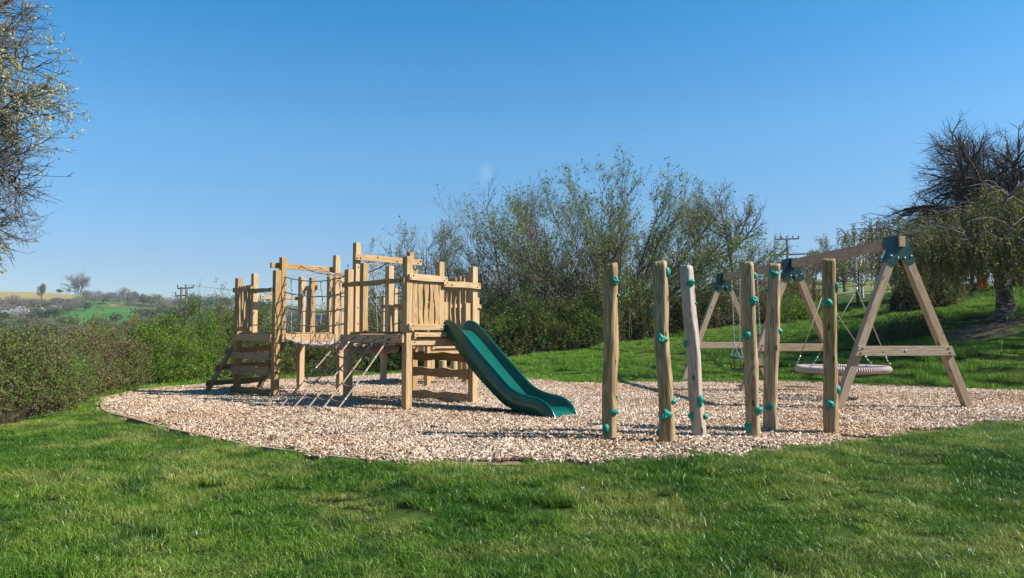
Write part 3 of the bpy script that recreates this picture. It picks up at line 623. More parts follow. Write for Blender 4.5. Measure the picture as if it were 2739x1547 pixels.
# --- stepping posts behind
for (px, py, zt, rr_, lb) in ((1184, 1016, .5, .10, 'short round stepping post, shortest and leftmost of the group behind the slide tower'), (1214, 1018, .72, .09, 'round stepping post second from the left behind the slide tower ladder boards'),
                            (1233, 1021, .6, .075, 'thin round stepping post in the gap between two thicker ones behind the slide tower'), (1247, 1028, .78, .1, 'thick round stepping post nearest the slide tower right leg')):
    p = on(px, py); o = thing('stepping_post', lb, 'log post', p, 'round stepping posts behind the towers'); mb = MB()
    mb.tube([p+ZZ*z for z in (-.1, .1, .25, zt-.012, zt)], [rr_*1.12, rr_*1.03, rr_, rr_, rr_*.93], 14); mb.build('log', M['log'], o, sm=False)

# --- slide (moulded chute along U)
S0 = at3(oF, LU, .72, 0)
top_ = [(-.02, 1.33), (.06, 1.40), (.2, 1.39), (.3, 1.355), (.43, 1.27), (.62, 1.12), (.83, .945), (1.2, .65), (1.45, .445), (1.55, .385), (1.65, .345), (1.8, .312), (1.95, .295), (2.05, .265), (2.13, .215), (2.2, .14), (2.27, .0), (2.3, -.08)]
bed_ = [(-.02, 1.235), (.06, 1.24), (.2, 1.232), (.3, 1.19), (.43, 1.10), (.62, .95), (.83, .775), (1.2, .47), (1.45, .265), (1.55, .2), (1.65, .165), (1.8, .145), (1.95, .14), (2.05, .13), (2.12, .11), (2.19, .06), (2.245, -.02), (2.26, -.1)]
bot_ = [(-.02, 1.14), (.06, 1.11), (.2, 1.08), (.36, .94), (.51, .81), (.68, .66), (.85, .525), (1.2, .27), (1.39, .15), (1.47, .12), (1.55, .095), (1.7, .075), (1.85, .062), (1.95, .04), (2.0, -.02), (2.06, -.05), (2.2, -.06), (2.24, -.1)]
WD = .52; secs = []
def SL(s_, w_, z_): return S0+U*(s_*(1+.05*max(0, s_)))+W*(w_-.085*max(0, s_))+ZZ*z_
for (a, b, c) in zip(top_, bed_, bot_):
    pts = []
    L_ = [(0.0, c), (0.0, (a[0]*.5+c[0]*.5, a[1]*.5+c[1]*.5)), (0.004, (a[0], a[1]-.014)), (.016, (a[0], a[1])), (.032, (a[0], a[1]-.008)), (.044, (a[0]*.8+b[0]*.2, a[1]*.8+b[1]*.2-.012)), (.062, (b[0]*.75+a[0]*.25, b[1]*.75+a[1]*.25)), (.1, (b[0], b[1]+.004)), (.17, b)]
    for w_, (s_, z_) in L_: pts.append(SL(s_, w_, z_))
    for w_, (s_, z_) in L_[::-1]: pts.append(SL(s_, WD-w_, z_))
    secs.append(pts)
# refine along the chute
sec2 = []
for i in range(len(secs)-1):
    p0, p1, p2, p3 = secs[max(i-1, 0)], secs[i], secs[i+1], secs[min(i+2, len(secs)-1)]
    for t in (0, .33, .67):
        sec2.append([.5*((2*b)+(-a+c)*t+(2*a-5*b+4*c-d)*t*t+(-a+3*b-3*c+d)*t**3) for a, b, c, d in zip(p0, p1, p2, p3)])
sec2.append(secs[-1]); kk = len(secs[0]); vs = [p for s_ in sec2 for p in s_]; fs = []
for i in range(len(sec2)-1):
    for j in range(kk): a0 = i*kk+j; a1 = i*kk+(j+1) % kk; fs.append((a0, a1, a1+kk, a0+kk))
sl = thing('slide', 'dark green moulded plastic slide running down from the right-hand tower to the wood chips', 'slide', S0+U*1.1+W*.26)
mb = MB(); mb._add(vs, fs, 0, [tuple(v) for v in vs]); o = mb.build('chute', M['slide'], sl, sm=True)
o.data.polygons.foreach_set('use_smooth', [True]*len(o.data.polygons))
mb = MB(); mb.board(S0+U*2.0+W*-.05+ZZ*-.05, S0+U*2.0+W*-.05+ZZ*.09, .06, .05, U); mb.build('foot', M['rubber'], sl); mb = MB(); mb.board(S0+U*2.0+W*.27+ZZ*-.05, S0+U*2.0+W*.27+ZZ*.09, .06, .05, U); mb.build('foot', M['rubber'], sl)

# --- rope tunnel
gT1, gT2 = oA+U*(LU1+.02), oF-U*.02
def tn(s, w, z, sag, off2=0):   # s 0..1 between the towers
    a = gT1+W*w; b = gT2+W*(w+off2); p = a.lerp(b, s); k = 4*s*(1-s)
    return Vector((p.x, p.y, z-sag*k))
tun = thing('rope_tunnel', 'rope net tunnel with hoops, strung between the two front towers', 'net tunnel', (gT1+gT2)/2+W*.7)
prof = [(.14, 1.41, .10, .05), (.14, 1.68, .11, .08), (.14, 1.96, .115, .09), (.14, 2.24, .12, .06), (.48, 2.46, .20, 0), (.87, 2.46, .20, 0), (1.27, 2.24, .12, -.06), (1.27, 1.96, .115, -.09), (1.27, 1.68, .11, -.08), (1.27, 1.41, .10, -.05)]
def tp(s, k):
    w, z, sg, inn = prof[k]; kx = 4*s*(1-s); return tn(s, w+inn*kx, z, sg)
mb = MB()
for k in range(len(prof)): mb.tube([tp(i/14, k) for i in range(15)], .0105, 6, 0)
mb.build('side_rope', M['rope_dark'], tun, sm=True)
fl = [(.2, 1.10), (.45, 1.06), (.71, 1.05), (.97, 1.06), (1.22, 1.10)]
for h in range(7):
    s = .1+.8*h/6; pts = [tn(s, w, z, .13) for w, z in fl[:1]]
    ctrl = [tn(s, fl[0][0], fl[0][1], .12)]+[tp(s, k) for k in range(len(prof))]+[tn(s, fl[-1][0], fl[-1][1], .12)]
    mid = ctrl; out = []
    for i in range(len(mid)-1):
        p0, p1, p2, p3 = mid[max(i-1, 0)], mid[i], mid[i+1], mid[min(i+2, len(mid)-1)]
        for t in (0, .25, .5, .75): out.append(.5*((2*p1)+(-p0+p2)*t+(2*p0-5*p1+4*p2-p3)*t*t+(-p0+3*p1-3*p2+p3)*t**3))
    out.append(mid[-1]); mb = MB(); mb.tube(out, .009, 6); 
    for c in mid[1:-1]: mb.tube([c-Vector((0, 0, .014)), c+Vector((0, 0, .014))], .014, 6, 1)
    mb.build('hoop', [M['rope'], M['zinc']], tun, sm=True)
mb = MB()   # woven floor
for i in range(13):
    w = .14+1.13*i/12; dz = -.06*math.sin(math.pi*i/12); mb.tube([tn(j/16, w, 1.11+dz+.012*(-1)**(i+j), .14) for j in range(17)], .019, 6)
for j in range(17):
    s = .04+.92*j/16; mb.tube([tn(s, .14+1.13*i/12, 1.11-.06*math.sin(math.pi*i/12)+.014*(-1)**(i+j+1), .14) for i in range(13)], .017, 6)
mb.build('woven_floor', M['mat_rope'], tun, sm=True)
mb = MB()
for k in range(3):
    pts = []; rr_ = []
    for i in range(41):
        t = i/40; ph = t*26+k*2.094; pts.append(at3(oF, -.16+.038*math.cos(ph), .05+t*1.12, .90+.038*math.sin(ph)+.02*(2*t-1)**2)); rr_.append(.034)
    mb.tube(pts, rr_, 8)
mb.tube([at3(oF, -.16, 1.16, .92), at3(oF, -.16, 1.32, .92)], .075, 12, 1); mb.build('braided_rope', [M['mat_rope'], M['rubber']], tun, sm=True)

# --- scramble net
sn = thing('climbing_net', 'sloping rope scramble net pegged to the wood chips in front of the slide tower', 'climbing net', (-3.0, 11.4, 0))
tops = [at3(oF, u_, -.12, 1.12) for u_ in (0.0, .30, .62, .94, 1.26)]; bl, br = Vector((-3.66, 11.66, -.03)), Vector((-2.56, 10.6, -.03))
bots = [bl.lerp(br, i/4) for i in range(5)]
for i in range(5):
    mb = MB(); a, b = tops[i], bots[i]; mb.tube([a.lerp(b, t)-ZZ*.02*4*t*(1-t) for t in np.linspace(.06, 1, 9)], .0125, 7)
    mb.tube([a+W*.03, a.lerp(b, .03), a.lerp(b, .065)], [.006, .008, .008], 6, 1); mb.tube([a.lerp(b, .06), a.lerp(b, .10)], .0145, 7, 2)
    if i in (0, 4):
        for t in (.24, .40, .57, .75, .94): mb.tube([a.lerp(b, t)-ZZ*.02*4*t*(1-t), a.lerp(b, t+.022)-ZZ*.02*4*t*(1-t)], .017, 7, 2)
    mb.build('sloping_rope', [M['rope'], M['iron'], M['zinc']], sn, sm=True)
for q, t in enumerate((.24, .41, .58, .765, .955)):
    pts = []
    for i in range(4):
        for s in np.linspace(0, 1, 7)[:(7 if i == 3 else 6)]:
            p = tops[i].lerp(bots[i], t).lerp(tops[i+1].lerp(bots[i+1], t), s)-ZZ*(.02*4*t*(1-t)+.035*4*s*(1-s)*(1 if q < 4 else .2)); pts.append(p)
    mb = MB(); mb.tube(pts, .0115, 6)
    for i in range(1, 4):
        c = tops[i].lerp(bots[i], t); mb.tube([c+ZZ*.012, c+ZZ*-.02], .018, 7, 0)
    mb.build('cross_rope', M['rope_dark'], sn, sm=True)

# ------------------------------------------------------------------ climbing poles
def blob(c, nrm, w, h, d, kind, seed):
    c, nrm = Vector(c), Vector(nrm).normalized(); sx = ZZ.cross(nrm).normalized(); r = random.Random(seed); ph = [r.uniform(0, 6.28) for _ in range(4)]
    vs, fs, mi = [], [], []; NU, NV = 20, 12
    dents = {'face': [(-.35, .38), (.42, .2), (.0, -.35)], 'round': [(.1, .05), (-.4, .45), (.45, -.2)], 'jug': [(.2, -.05)], 'tri': [(-.15, -.1)], 'plain': [(.0, .05)]}[kind]
    for i in range(NV+1):
        th = math.pi/2*i/NV
        for j in range(NU):
            ph_ = 6.2832*j/NU; x, y = math.cos(ph_)*math.sin(th), math.sin(ph_)*math.sin(th); z = math.cos(th)
            k = 1+.10*math.sin(2*ph_+ph[0])+.06*math.sin(3*ph_+ph[1]); zz = z
            if kind == 'tri': k *= 1+.28*math.cos(3*(ph_-ph[2])); zz *= .7+.5*max(0, math.cos(ph_-ph[2]))
            if kind == 'jug': zz = z*(1+.5*y) if y > 0 else z*(1+.2*y)
            de = 0
            for (dx, dy) in dents:
                q_ = math.hypot(x-dx, y-dy); de = max(de, math.exp(-(q_/.17)**2))
            vs.append(c+sx*(x*w*k)+ZZ*(y*h*k)+nrm*(d*(zz-.5*de*(zz+.2))+.0)); mi.append(de)
    for i in range(NV):
        for j in range(NU):
            a0 = i*NU+j; a1 = i*NU+(j+1) % NU; fs.append((a0, a1, a1+NU, a0+NU))
    fm = [1 if sum(mi[k] for k in f)/4 > .72 else 0 for f in fs]
    return vs, fs, fm
poles = [
 ((1630, 1179), (1634, 706), 'robinia', 38, [(232, 198, 35, 37, 'face'), (270, 303, 9, 18, 'plain'), (268, 1055, 9, 18, 'tri'), (231, 1157, 36, 27, 'jug'), (156, 1276, 22, 44, 'plain')], 0,
  'peeled round climbing pole nearest the slide, with a round hold near its top'),
 ((1785, 1190), (1764, 702), 'robinia', 38, [(622, 135, 23, 40, 'face'), (500, 438, 12, 22, 'plain'), (565, 622, 42, 40, 'tri'), (665, 1078, 25, 27, 'round'), (592, 1175, 42, 46, 'tri'), (545, 1315, 12, 30, 'plain')], 0,
  'climbing pole standing nearest the lawn, with a three-cornered green hold at mid height'),
 ((1871, 1172), (1835, 713), 'robinia_grey', 34, [(782, 215, 40, 27, 'jug'), (838, 360, 8, 12, 'plain'), (743, 660, 22, 33, 'plain'), (850, 1078, 32, 48, 'jug'), (788, 1192, 28, 28, 'tri'), (913, 1192, 18, 32, 'plain')], 0,
  'grey weathered climbing pole leaning to the left'),
 ((2015, 1173), (1998, 702), 'robinia', 37, [(342, 160, 15, 27, 'round'), (310, 343, 37, 40, 'face'), (245, 597, 22, 42, 'plain'), (370, 1013, 12, 16, 'round'), (340, 1145, 38, 30, 'jug'), (262, 1268, 27, 38, 'tri')], 1,
  'yellowish climbing pole in front of the cradle swing, with six green holds'),
 ((2060, 1157), (2070, 705), 'robinia', 37, [(445, 150, 33, 36, 'tri'), (397, 270, 12, 18, 'plain'), (503, 568, 29, 29, 'round'), (410, 1120, 34, 28, 'jug'), (507, 1130, 7, 18, 'plain')], 1,
  'flat-sided darker climbing pole set just behind and right of the yellowish one'),
 ((2224, 1166), (2216, 693), 'robinia', 38, [(915, 250, 24, 46, 'jug'), (838, 360, 34, 40, 'round'), (930, 990, 28, 36, 'round'), (855, 1100, 38, 32, 'jug')], 1,
  'rightmost climbing pole, in front of the round nest swing seat'),
]
for pi, (b_, t_, mt, wpx, holds, crop, lb) in enumerate(poles):
    B = on(*b_); T = at(t_[0], t_[1], B.y); th = thing('climbing_pole', lb, 'climbing pole', B, 'climbing poles with green holds')
    r0 = wpx/2*B.y/2000; NS, NV = 40, 44; vs, fs, gs = [], [], []
    sd_ = pi*13.7
    def cen(t): 
        p = B.lerp(T, t); k = math.sin(t*math.pi)
        return p+Vector((.010*noise.noise(Vector((sd_, t*2.6, 0)))*k*2, .01*noise.noise(Vector((sd_, t*2.6, 5))), 0))
    FA = [(-2.02+.12*math.sin(pi*2.1), .89), (-.55+.15*math.cos(pi*1.7), .95), (.55, .97), (1.75, .95), (2.9, .95)]
    def radf(t, a):
        tw_ = .25*noise.noise(Vector((sd_, t*2, 9)))
        pl = min([(dk+.05*noise.noise(Vector((sd_+k_*3, t*2.4, 2))))/max(.2, math.cos(a-ak-tw_)) for k_, (ak, dk) in enumerate(FA) if math.cos(a-ak-tw_) > .1]+[1.09])
        return r0*.97*(.12+.88*min(pl, 1.09))*(1+.055*math.sin(a*2+sd_)+.15*noise.noise(Vector((math.cos(a)*.9+sd_, math.sin(a)*.9, t*3.4)))+.05*noise.noise(Vector((math.cos(a)*3+sd_, math.sin(a)*3, t*9)))+.07*(1-t)**2-.02*t)
    for i in range(NV+1):
        t = -.05+1.05*i/NV; c = cen(max(t, 0)); c.z = B.z+(T.z-B.z)*t
        for j in range(NS):
            a = 6.28318*j/NS; r_ = radf(t, a)*(.97 if i == NV else 1); p = c+Vector((math.cos(a)*r_, math.sin(a)*r_, .012*math.cos(a+pi) if i == NV else 0)); vs.append(p); gs.append((math.cos(a)*r_+sd_, math.sin(a)*r_, t*2))
    for i in range(NV):
        for j in range(NS): a0 = i*NS+j; a1 = i*NS+(j+1) % NS; fs.append((a0, a1, a1+NS, a0+NS))
    vs.append(cen(1)); gs.append((sd_, 0, 2)); 
    for j in range(NS): fs.append((NV*NS+j, NV*NS+(j+1) % NS, len(vs)-1))
    mb = MB(); mb._add(vs, fs, 0, gs); o = mb.build('trunk', M[mt], th, sm=True)
    fl_ = [len(p.vertices) == 4 for p in o.data.polygons]; o.data.polygons.foreach_set('use_smooth', fl_)
    for hi, (hx, hy, hw, hh, kd) in enumerate(holds):
        fx, fy = (1560 if crop == 0 else 1900)+hx/2.745, 680+hy/2.745
        q_ = at(fx, fy, B.y); t = (q_.z-B.z)/(T.z-B.z); c = cen(t); ddx = q_.x-c.x; s_ = max(-1, min(1, ddx/(r0*1.12))); ang = math.asin(s_)
        back = hw < 14
        nrm = Vector((math.sin(ang), -math.cos(ang), 0)) if not back else Vector((math.copysign(.93, ddx), .36, 0)).normalized()
        a_ = math.atan2(nrm.y, nrm.x); rr_ = radf(t, a_); k = B.y/2000/2.745; ww, hh_ = hw*k*.93, hh*k*.93
        if abs(s_) > .75: ww = max(ww, .05)
        vs, fs, fm = blob(Vector((c.x, c.y, q_.z))+nrm*(rr_*.82), nrm, ww, hh_, max(.045, min(ww, .06)), kd, pi*10+hi)
        mb = MB(); mb._add(vs, fs, 0, [tuple(v) for v in vs]); mb.m = fm; mb.build('climbing_hold', [M['hold'], M['hole']], th, sm=True)

# ------------------------------------------------------------------ swings
sw = thing('swing_frame', 'long timber swing frame on three A-shaped legs with green metal corner brackets', 'swing frame', (5.7, 15, 0))
bA = Vector((6.05, 11.52, 2.605)); bB = Vector((5.24, 19.1, 2.60)); bd = (bB-bA).normalized(); bs = Vector((bd.y, -bd.x, 0))
mb = MB(); mb.board(bA, bB, .165, .10, ZZ); mb.build('top_beam', M['larch'], sw, .006)
frames = [(11.63, 11.8, 11.8), (15.1, 15.1, 15.1), (18.65, 18.65, 18.65)]
for k, (yd, _, _) in enumerate(frames):
    c = bA+bd*((yd-bA.y)/bd.y); top = Vector((c.x, c.y, 2.50)); sp = 1.07
    lean = []
    for sg in (-1, 1):
        foot = Vector((c.x, c.y, -.08))+bs*(sg*(sp+.05)); st = top+bs*(sg*.075)
        mb = MB(); mb.board(foot, st, .125, .115, bs); mb.build('leg', M['larch'], sw, .006); lean.append((foot, st))
    zc = .915; fr = -bd
    a = lean[0][0].lerp(lean[0][1], (zc+.08)/2.58); b = lean[1][0].lerp(lean[1][1], (zc+.08)/2.58)
    off = fr*.0845; ex = (b-a).normalized()
    zt, zb = zc+.075, zc-.075
    def ed(p, z, sg): return p+ex*(sg*(.075-.37*(z-zc)))+ZZ*(z-zc)+off
    poly = [ed(a, zb, -1), ed(b, zb, 1), ed(b, zt, 1), ed(a, zt, -1)]
    mb = MB(); mb.prism([p-fr*.0265 for p in poly], fr*.053, 0, True)
    for p, sg in ((a, 1), (b, -1)):
        for dz in (-.035, .035): mb.bolt(p+ZZ*dz+off+fr*.0265+ex*(-sg*(dz*-.4)), fr, .016)
    if k == 0: mb.bolt((a+b)/2+off+fr*.0265, fr, .022, 2)
    mb.build('crossbar', [M['larch'], M['bolt'], M['zinc']], sw, .004)
    # bracket: folded plate with a sleeve for the beam and two leg sleeves
    mb = MB(); tz = 2.71; hz = 2.27
    for sgn, th_ in ((1, .007),):
        for fo in (.064, -.071):
            o_ = Vector((c.x, c.y, 0))+fr*fo
            def q2(x, z): return o_+bs*x+ZZ*z
            out = [q2(-.06, tz), q2(.06, tz), q2(.245, hz+.03), q2(.11, hz-.04), q2(.0, hz+.09), q2(-.11, hz-.04), q2(-.245, hz+.03)]
            mb.prism(out, fr*.007)
    for sg in (-1, 1):   # outer side plates down the legs
        p0 = Vector((c.x, c.y, 0))+bs*(sg*.062)+ZZ*tz; p1 = Vector((c.x, c.y, 0))+bs*(sg*.247)+ZZ*(hz+.03); e = (p1-p0).normalized()
        nn = e.cross(fr).normalized(); 
        mb.prism([p0+fr*.07, p1+fr*.07, p1-fr*.07, p0-fr*.07], nn*.006*sg)
    q_ = Vector((c.x, c.y, 2.62))
    ext = [(-.17, -.05)] if k == 0 else [(-.14, .14)]
    for sg in (-1, 1):   # sleeve along the beam
        aa = q_+bd*.32+bs*(sg*.054); bb = q_-bd*(.0)+bs*(sg*.054); 
        if k: bb = q_-bd*.1+bs*(sg*.054)
        mb.board(aa, bb, .19, .006, ZZ)
    mb.board(q_+bd*.32+ZZ*.087, q_-bd*.08+ZZ*.087, .114, .005, bs)
    for x in (-.165, -.055, .055, .165): mb.bolt(Vector((c.x, c.y, hz+.085-abs(x)*.0+(.03 if abs(x) > .1 else 0)))+bs*x*1.0+fr*.071, fr, .016, 1, .014)
    for y_, z_ in ((.28, .04), (.1, -.05)): mb.bolt(q_+bd*y_-bs*.057+ZZ*z_, -bs, .012, 1)
    mb.build('bracket', [M['green_metal'], M['zinc']], sw, .002)
def chain(mb, a, b, r=.009, m=0, step=.045):
    a, b = Vector(a), Vector(b); L = (b-a).length; n_ = max(2, int(L/step)); ax = (b-a).normalized(); s1 = ax.cross(Vector((.3, 1, .2))).normalized(); s2 = ax.cross(s1)
    for i in range(n_):
        c = a+ax*(L*(i+.5)/n_); s = s1 if i % 2 else s2
        mb.tube([c+ax*(math.cos(t)*step*.68)+s*(math.sin(t)*r*1.4) for t in np.linspace(0, 6.283, 9)[:-1]], r*.42, 4, m, closed=True)
def beam_pt(y, dz=0): p = bA+bd*((y-bA.y)/bd.y); return Vector((p.x, p.y, 2.53+dz))
# nest swing
nc = Vector((5.87, 13.35, .56)); RN = .80
ns = thing('nest_swing', 'round basket swing seat bound in pale rope, hanging from four ropes', 'basket swing', nc)
ringp = [nc+Vector((math.cos(t)*(RN-.068), math.sin(t)*(RN-.068), 0)) for t in np.linspace(0, 6.2832, 241)[:-1]]
mb = MB(); mb.tube(ringp, [.056*(1+.12*(1 if i % 2 else -1)) for i in range(240)], 12, closed=True); mb.build('rope_ring', M['ringrope'], ns, sm=False)
mb = MB()
for i in range(-8, 9):
    x = i*.08; h = math.sqrt(max(.01, (RN-.1)**2-x*x))
    for sw_ in (0, 1):
        pts = [Vector((x, t, 0)) if sw_ else Vector((t, x, 0)) for t in np.linspace(-h, h, 9)]
        mb.tube([nc+p-ZZ*(.02+.09*(1-(p.length/RN)**2)) for p in pts], .009, 5)
mb.build('seat_net', M['rope_dark'], ns, sm=True)
j1, j2 = beam_pt(12.8), beam_pt(13.9)
for jj_, sgs in ((j1, -1), (j2, 1)):
    z_j = 1.93; jn = Vector((jj_.x, jj_.y, z_j)); mb = MB(); chain(mb, jj_+ZZ*.0, jn, .012, 0, .05); mb.tube([jn+ZZ*.05, jn, jn-ZZ*.03], [.012, .02, .012], 8); mb.build('hanger_chain', M['zinc'], ns, sm=True)
    for sx in (-1, 1):
        e = nc+Vector((sx*RN*.86, sgs*RN*.42, .0)); e2 = e+(jn-e)*.10+ZZ*.03; mb = MB(); mb.tube([jn, jn.lerp(e2, .5), e2], .0085, 6); chain(mb, e2, e+ZZ*.06, .012, 1); mb.tube([e2+(jn-e2)*.0, e2+(jn-e2)*.05], .013, 6, 1)
        mb.build('hanger_rope', [M['rope'], M['zinc']], ns, sm=True)
# cradle swing
cp = beam_pt(17.9); cz = .34
cs = thing('cradle_swing', 'small toddler cradle swing with blue top rail, hanging on chains behind the poles', 'toddler swing', Vector((cp.x, cp.y, cz)))
def rect(c, w, d, z): return [Vector((c.x+a*w/2, c.y+b*d/2, z)) for a, b in ((-1, -1), (1, -1), (1, 1), (-1, 1))]
mb = MB(); tr = rect(cp, .27, .3, .63)
for i in range(4): mb.tube([tr[i], tr[(i+1) % 4]], .022, 8)
mb.build('top_rail', M['blue'], cs, sm=True)
mb = MB(); mb.prism(rect(cp, .2, .26, .335), ZZ*.035); mb.build('seat', M['rubber'], cs, .01)
for i, p in enumerate(rect(cp, .2, .24, .36)):
    mb = MB(); mb.tube([p, tr[i].lerp(p, .15)], .013, 6); mb.build('side_bar', M['rust'], cs, sm=True)
for sg in (-1, 1):
    mb = MB(); a = beam_pt(17.9+sg*.25); jn = Vector((cp.x, cp.y+sg*.2, .95)); chain(mb, a, jn, .011, 0, .05); chain(mb, jn, Vector((cp.x-.1, cp.y+sg*.15, .65)), .011); chain(mb, jn, Vector((cp.x+.1, cp.y+sg*.15, .65)), .011); mb.build('chain', M['zinc'], cs, sm=True)
# flat swing
fp = beam_pt(16.45)
fs_ = thing('flat_swing', 'flat dark swing seat on chains, half hidden between two climbing poles', 'swing', Vector((fp.x, fp.y, .47)))
mb = MB(); mb.prism([Vector((fp.x+a*.1, fp.y+b*.22, .455)) for a, b in ((-1, -1), (1, -1), (1, 1), (-1, 1))], ZZ*.035); mb.build('seat', M['rubber'], fs_, .01)
for sg in (-1, 1):
    mb = MB(); a = beam_pt(16.45+sg*.28); jn = Vector((fp.x, fp.y+sg*.2, .75)); chain(mb, a, jn, .011, 0, .05); chain(mb, jn, Vector((fp.x-.08, fp.y+sg*.2, .49)), .011); chain(mb, jn, Vector((fp.x+.08, fp.y+sg*.2, .49)), .011); mb.build('chain', M['zinc'], fs_, sm=True)
exec_marker = 'vegetation'
# ------------------------------------------------------------------ plants: builders
def tubes_mesh(name, branches, sides, mats, mi=0):
    """branches: list of (pts (n,3) array, radii (n,)) -> one mesh"""
    V, F = [], []; base = 0; groups = {}
    for p, r in branches: groups.setdefault(len(p), []).append((p, r))
    for n_, lst in groups.items():
        P = np.array([a for a, b in lst], float); Rr = np.array([b for a, b in lst], float); B = len(lst)
        T = np.empty_like(P); T[:, 1:-1] = P[:, 2:]-P[:, :-2]; T[:, 0] = P[:, 1]-P[:, 0]; T[:, -1] = P[:, -1]-P[:, -2]
        T /= np.linalg.norm(T, axis=2, keepdims=True)+1e-9
        ref = np.tile(np.array([.31, .17, .93]), (B, 1)); main = P[:, -1]-P[:, 0]; main /= np.linalg.norm(main, axis=1, keepdims=True)+1e-9
        flat = np.abs((ref*main).sum(1)) > .85; ref[flat] = (1, .1, 0)
        A = np.cross(T, ref[:, None, :]); A /= np.linalg.norm(A, axis=2, keepdims=True)+1e-9; Bn = np.cross(T, A)
        th = 6.28318*np.arange(sides)/sides
        ring = P[:, :, None, :]+(A[:, :, None, :]*np.cos(th)[None, None, :, None]+Bn[:, :, None, :]*np.sin(th)[None, None, :, None])*Rr[:, :, None, None]
        V.append(ring.reshape(-1, 3))
        bi = base+np.arange(B)[:, None, None]*n_*sides+np.arange(n_-1)[None, :, None]*sides; j = np.arange(sides)[None, None, :]; j2 = (j+1) % sides
        F.append(np.stack([bi+j, bi+j2, bi+sides+j2, bi+sides+j], -1).reshape(-1, 4)); base += B*n_*sides
    return arrays_mesh(name, np.concatenate(V), [np.concatenate(F)], mats)
def leaf_mesh(name, pos, size, m, seed=0, long_=1.6, up=.3, droop=0):
    g = np.random.default_rng(seed); pos = np.asarray(pos, float); N = len(pos)
    d = g.normal(0, 1, (N, 3)); d[:, 2] += up; d[:, 2] -= droop*2; d /= np.linalg.norm(d, axis=1, keepdims=True)
    n_ = g.normal(0, 1, (N, 3)); n_[:, 2] += .6; s = np.cross(d, n_); s /= np.linalg.norm(s, axis=1, keepdims=True)+1e-9
    L = (size*g.uniform(.55, 1.35, N))[:, None]; Wd = L/long_
    V = np.stack([pos, pos+d*L*.5+s*Wd*.5, pos+d*L, pos+d*L*.5-s*Wd*.5], 1).reshape(-1, 3)
    k = np.arange(N)[:, None]*4
    return arrays_mesh(name, V, [k+np.array([[0, 1, 2, 3]])], [m])
class Grow:
    """recursive branching; cfg[level] = dict(n, len, ang, seg, wig, up, r)"""
    def __init__(s, seed, cfg, leafstart=2): s.g = np.random.default_rng(seed); s.cfg = cfg; s.br = [[] for _ in cfg]; s.tips = []; s.ls = leafstart
    def branch(s, p, d, L, r, lv):
        c = s.cfg[lv]; g = s.g; n_ = c['seg']; pts = [np.array(p, float)]; d = np.array(d, float); d /= np.linalg.norm(d)
        dirs = [d]
        for i in range(n_):
            d = d+g.normal(0, c['wig'], 3)+np.array([0, 0, c['up']*(1 if not c.get('arc') else (1-2.2*i/n_))]); 
            if 'out' in c: h = np.array([d[0], d[1], 0]); d = d+h*c['out']
            d = d/np.linalg.norm(d); pts.append(pts[-1]+d*L/n_); dirs.append(d)
        taper = np.linspace(1, c.get('tap', .35), n_+1)
        s.br[lv].append((np.array(pts), r*taper))
        if lv >= s.ls: s.tips.append(np.array(pts))
        if lv+1 < len(s.cfg):
            e = s.cfg[lv+1]; cnt = max(1, int(round(e['n']*g.uniform(.75, 1.25)*(.5+.5*min(1, L/c['len'])))))
            for k in range(cnt):
                t = g.uniform(e.get('from', .25), 1.0); x = t*n_; i = min(int(x), n_-1); f = x-i; q = pts[i]*(1-f)+pts[i+1]*f; dd = dirs[i+1]
                pr = g.normal(0, 1, 3); pr -= dd*(pr@dd); pr /= np.linalg.norm(pr)+1e-9; a = R(e['ang'])*g.uniform(.6, 1.3)
                nd = dd*math.cos(a)+pr*math.sin(a); LL = e['len']*g.uniform(.6, 1.25)*(1-.45*t)
                s.branch(q, nd, LL, max(.0035, min(e['r'], r*taper[i]*.75)), lv+1)
    def mesh_parts(s, root, mt, split, thin_mt=None, sides=(7, 5, 4, 3, 3), names=('trunk', 'branches')):
        a = [b for l in s.br[:split] for b in l]; b = [x for l in s.br[split:] for x in l]
        if a: link(names[0], tubes_mesh('trunk', a, sides[0], [mt]), root, sm=True)
        if b: link(names[1], tubes_mesh('branches', b, 3, [thin_mt or mt]), root, sm=True)
    def leaf_pos(s, per, spread=.03, frm=.2):
        g = s.g; out = []
        for pts in s.tips:
            n_ = g.poisson(per) 
            for _ in range(n_):
                t = g.uniform(frm, 1)*(len(pts)-1); i = min(int(t), len(pts)-2); f = t-i; out.append(pts[i]*(1-f)+pts[i+1]*f+g.normal(0, spread, 3))
        return np.array(out) if out else np.zeros((0, 3))
def inst_tree(name, label, cat, loc, grow, mt, split, leaf=None, leafn=0, size=.05, group=None, thin=None, spread=.03, long_=1.6, droop=0, seed=0):
    root = thing(name, label, cat, loc, group); grow.mesh_parts(root, mt, split, thin)
    if leaf:
        P = grow.leaf_pos(leafn, spread)
        if len(P): link('foliage', leaf_mesh('foliage', P, size, leaf, seed, long_, droop=droop), root)
    return root

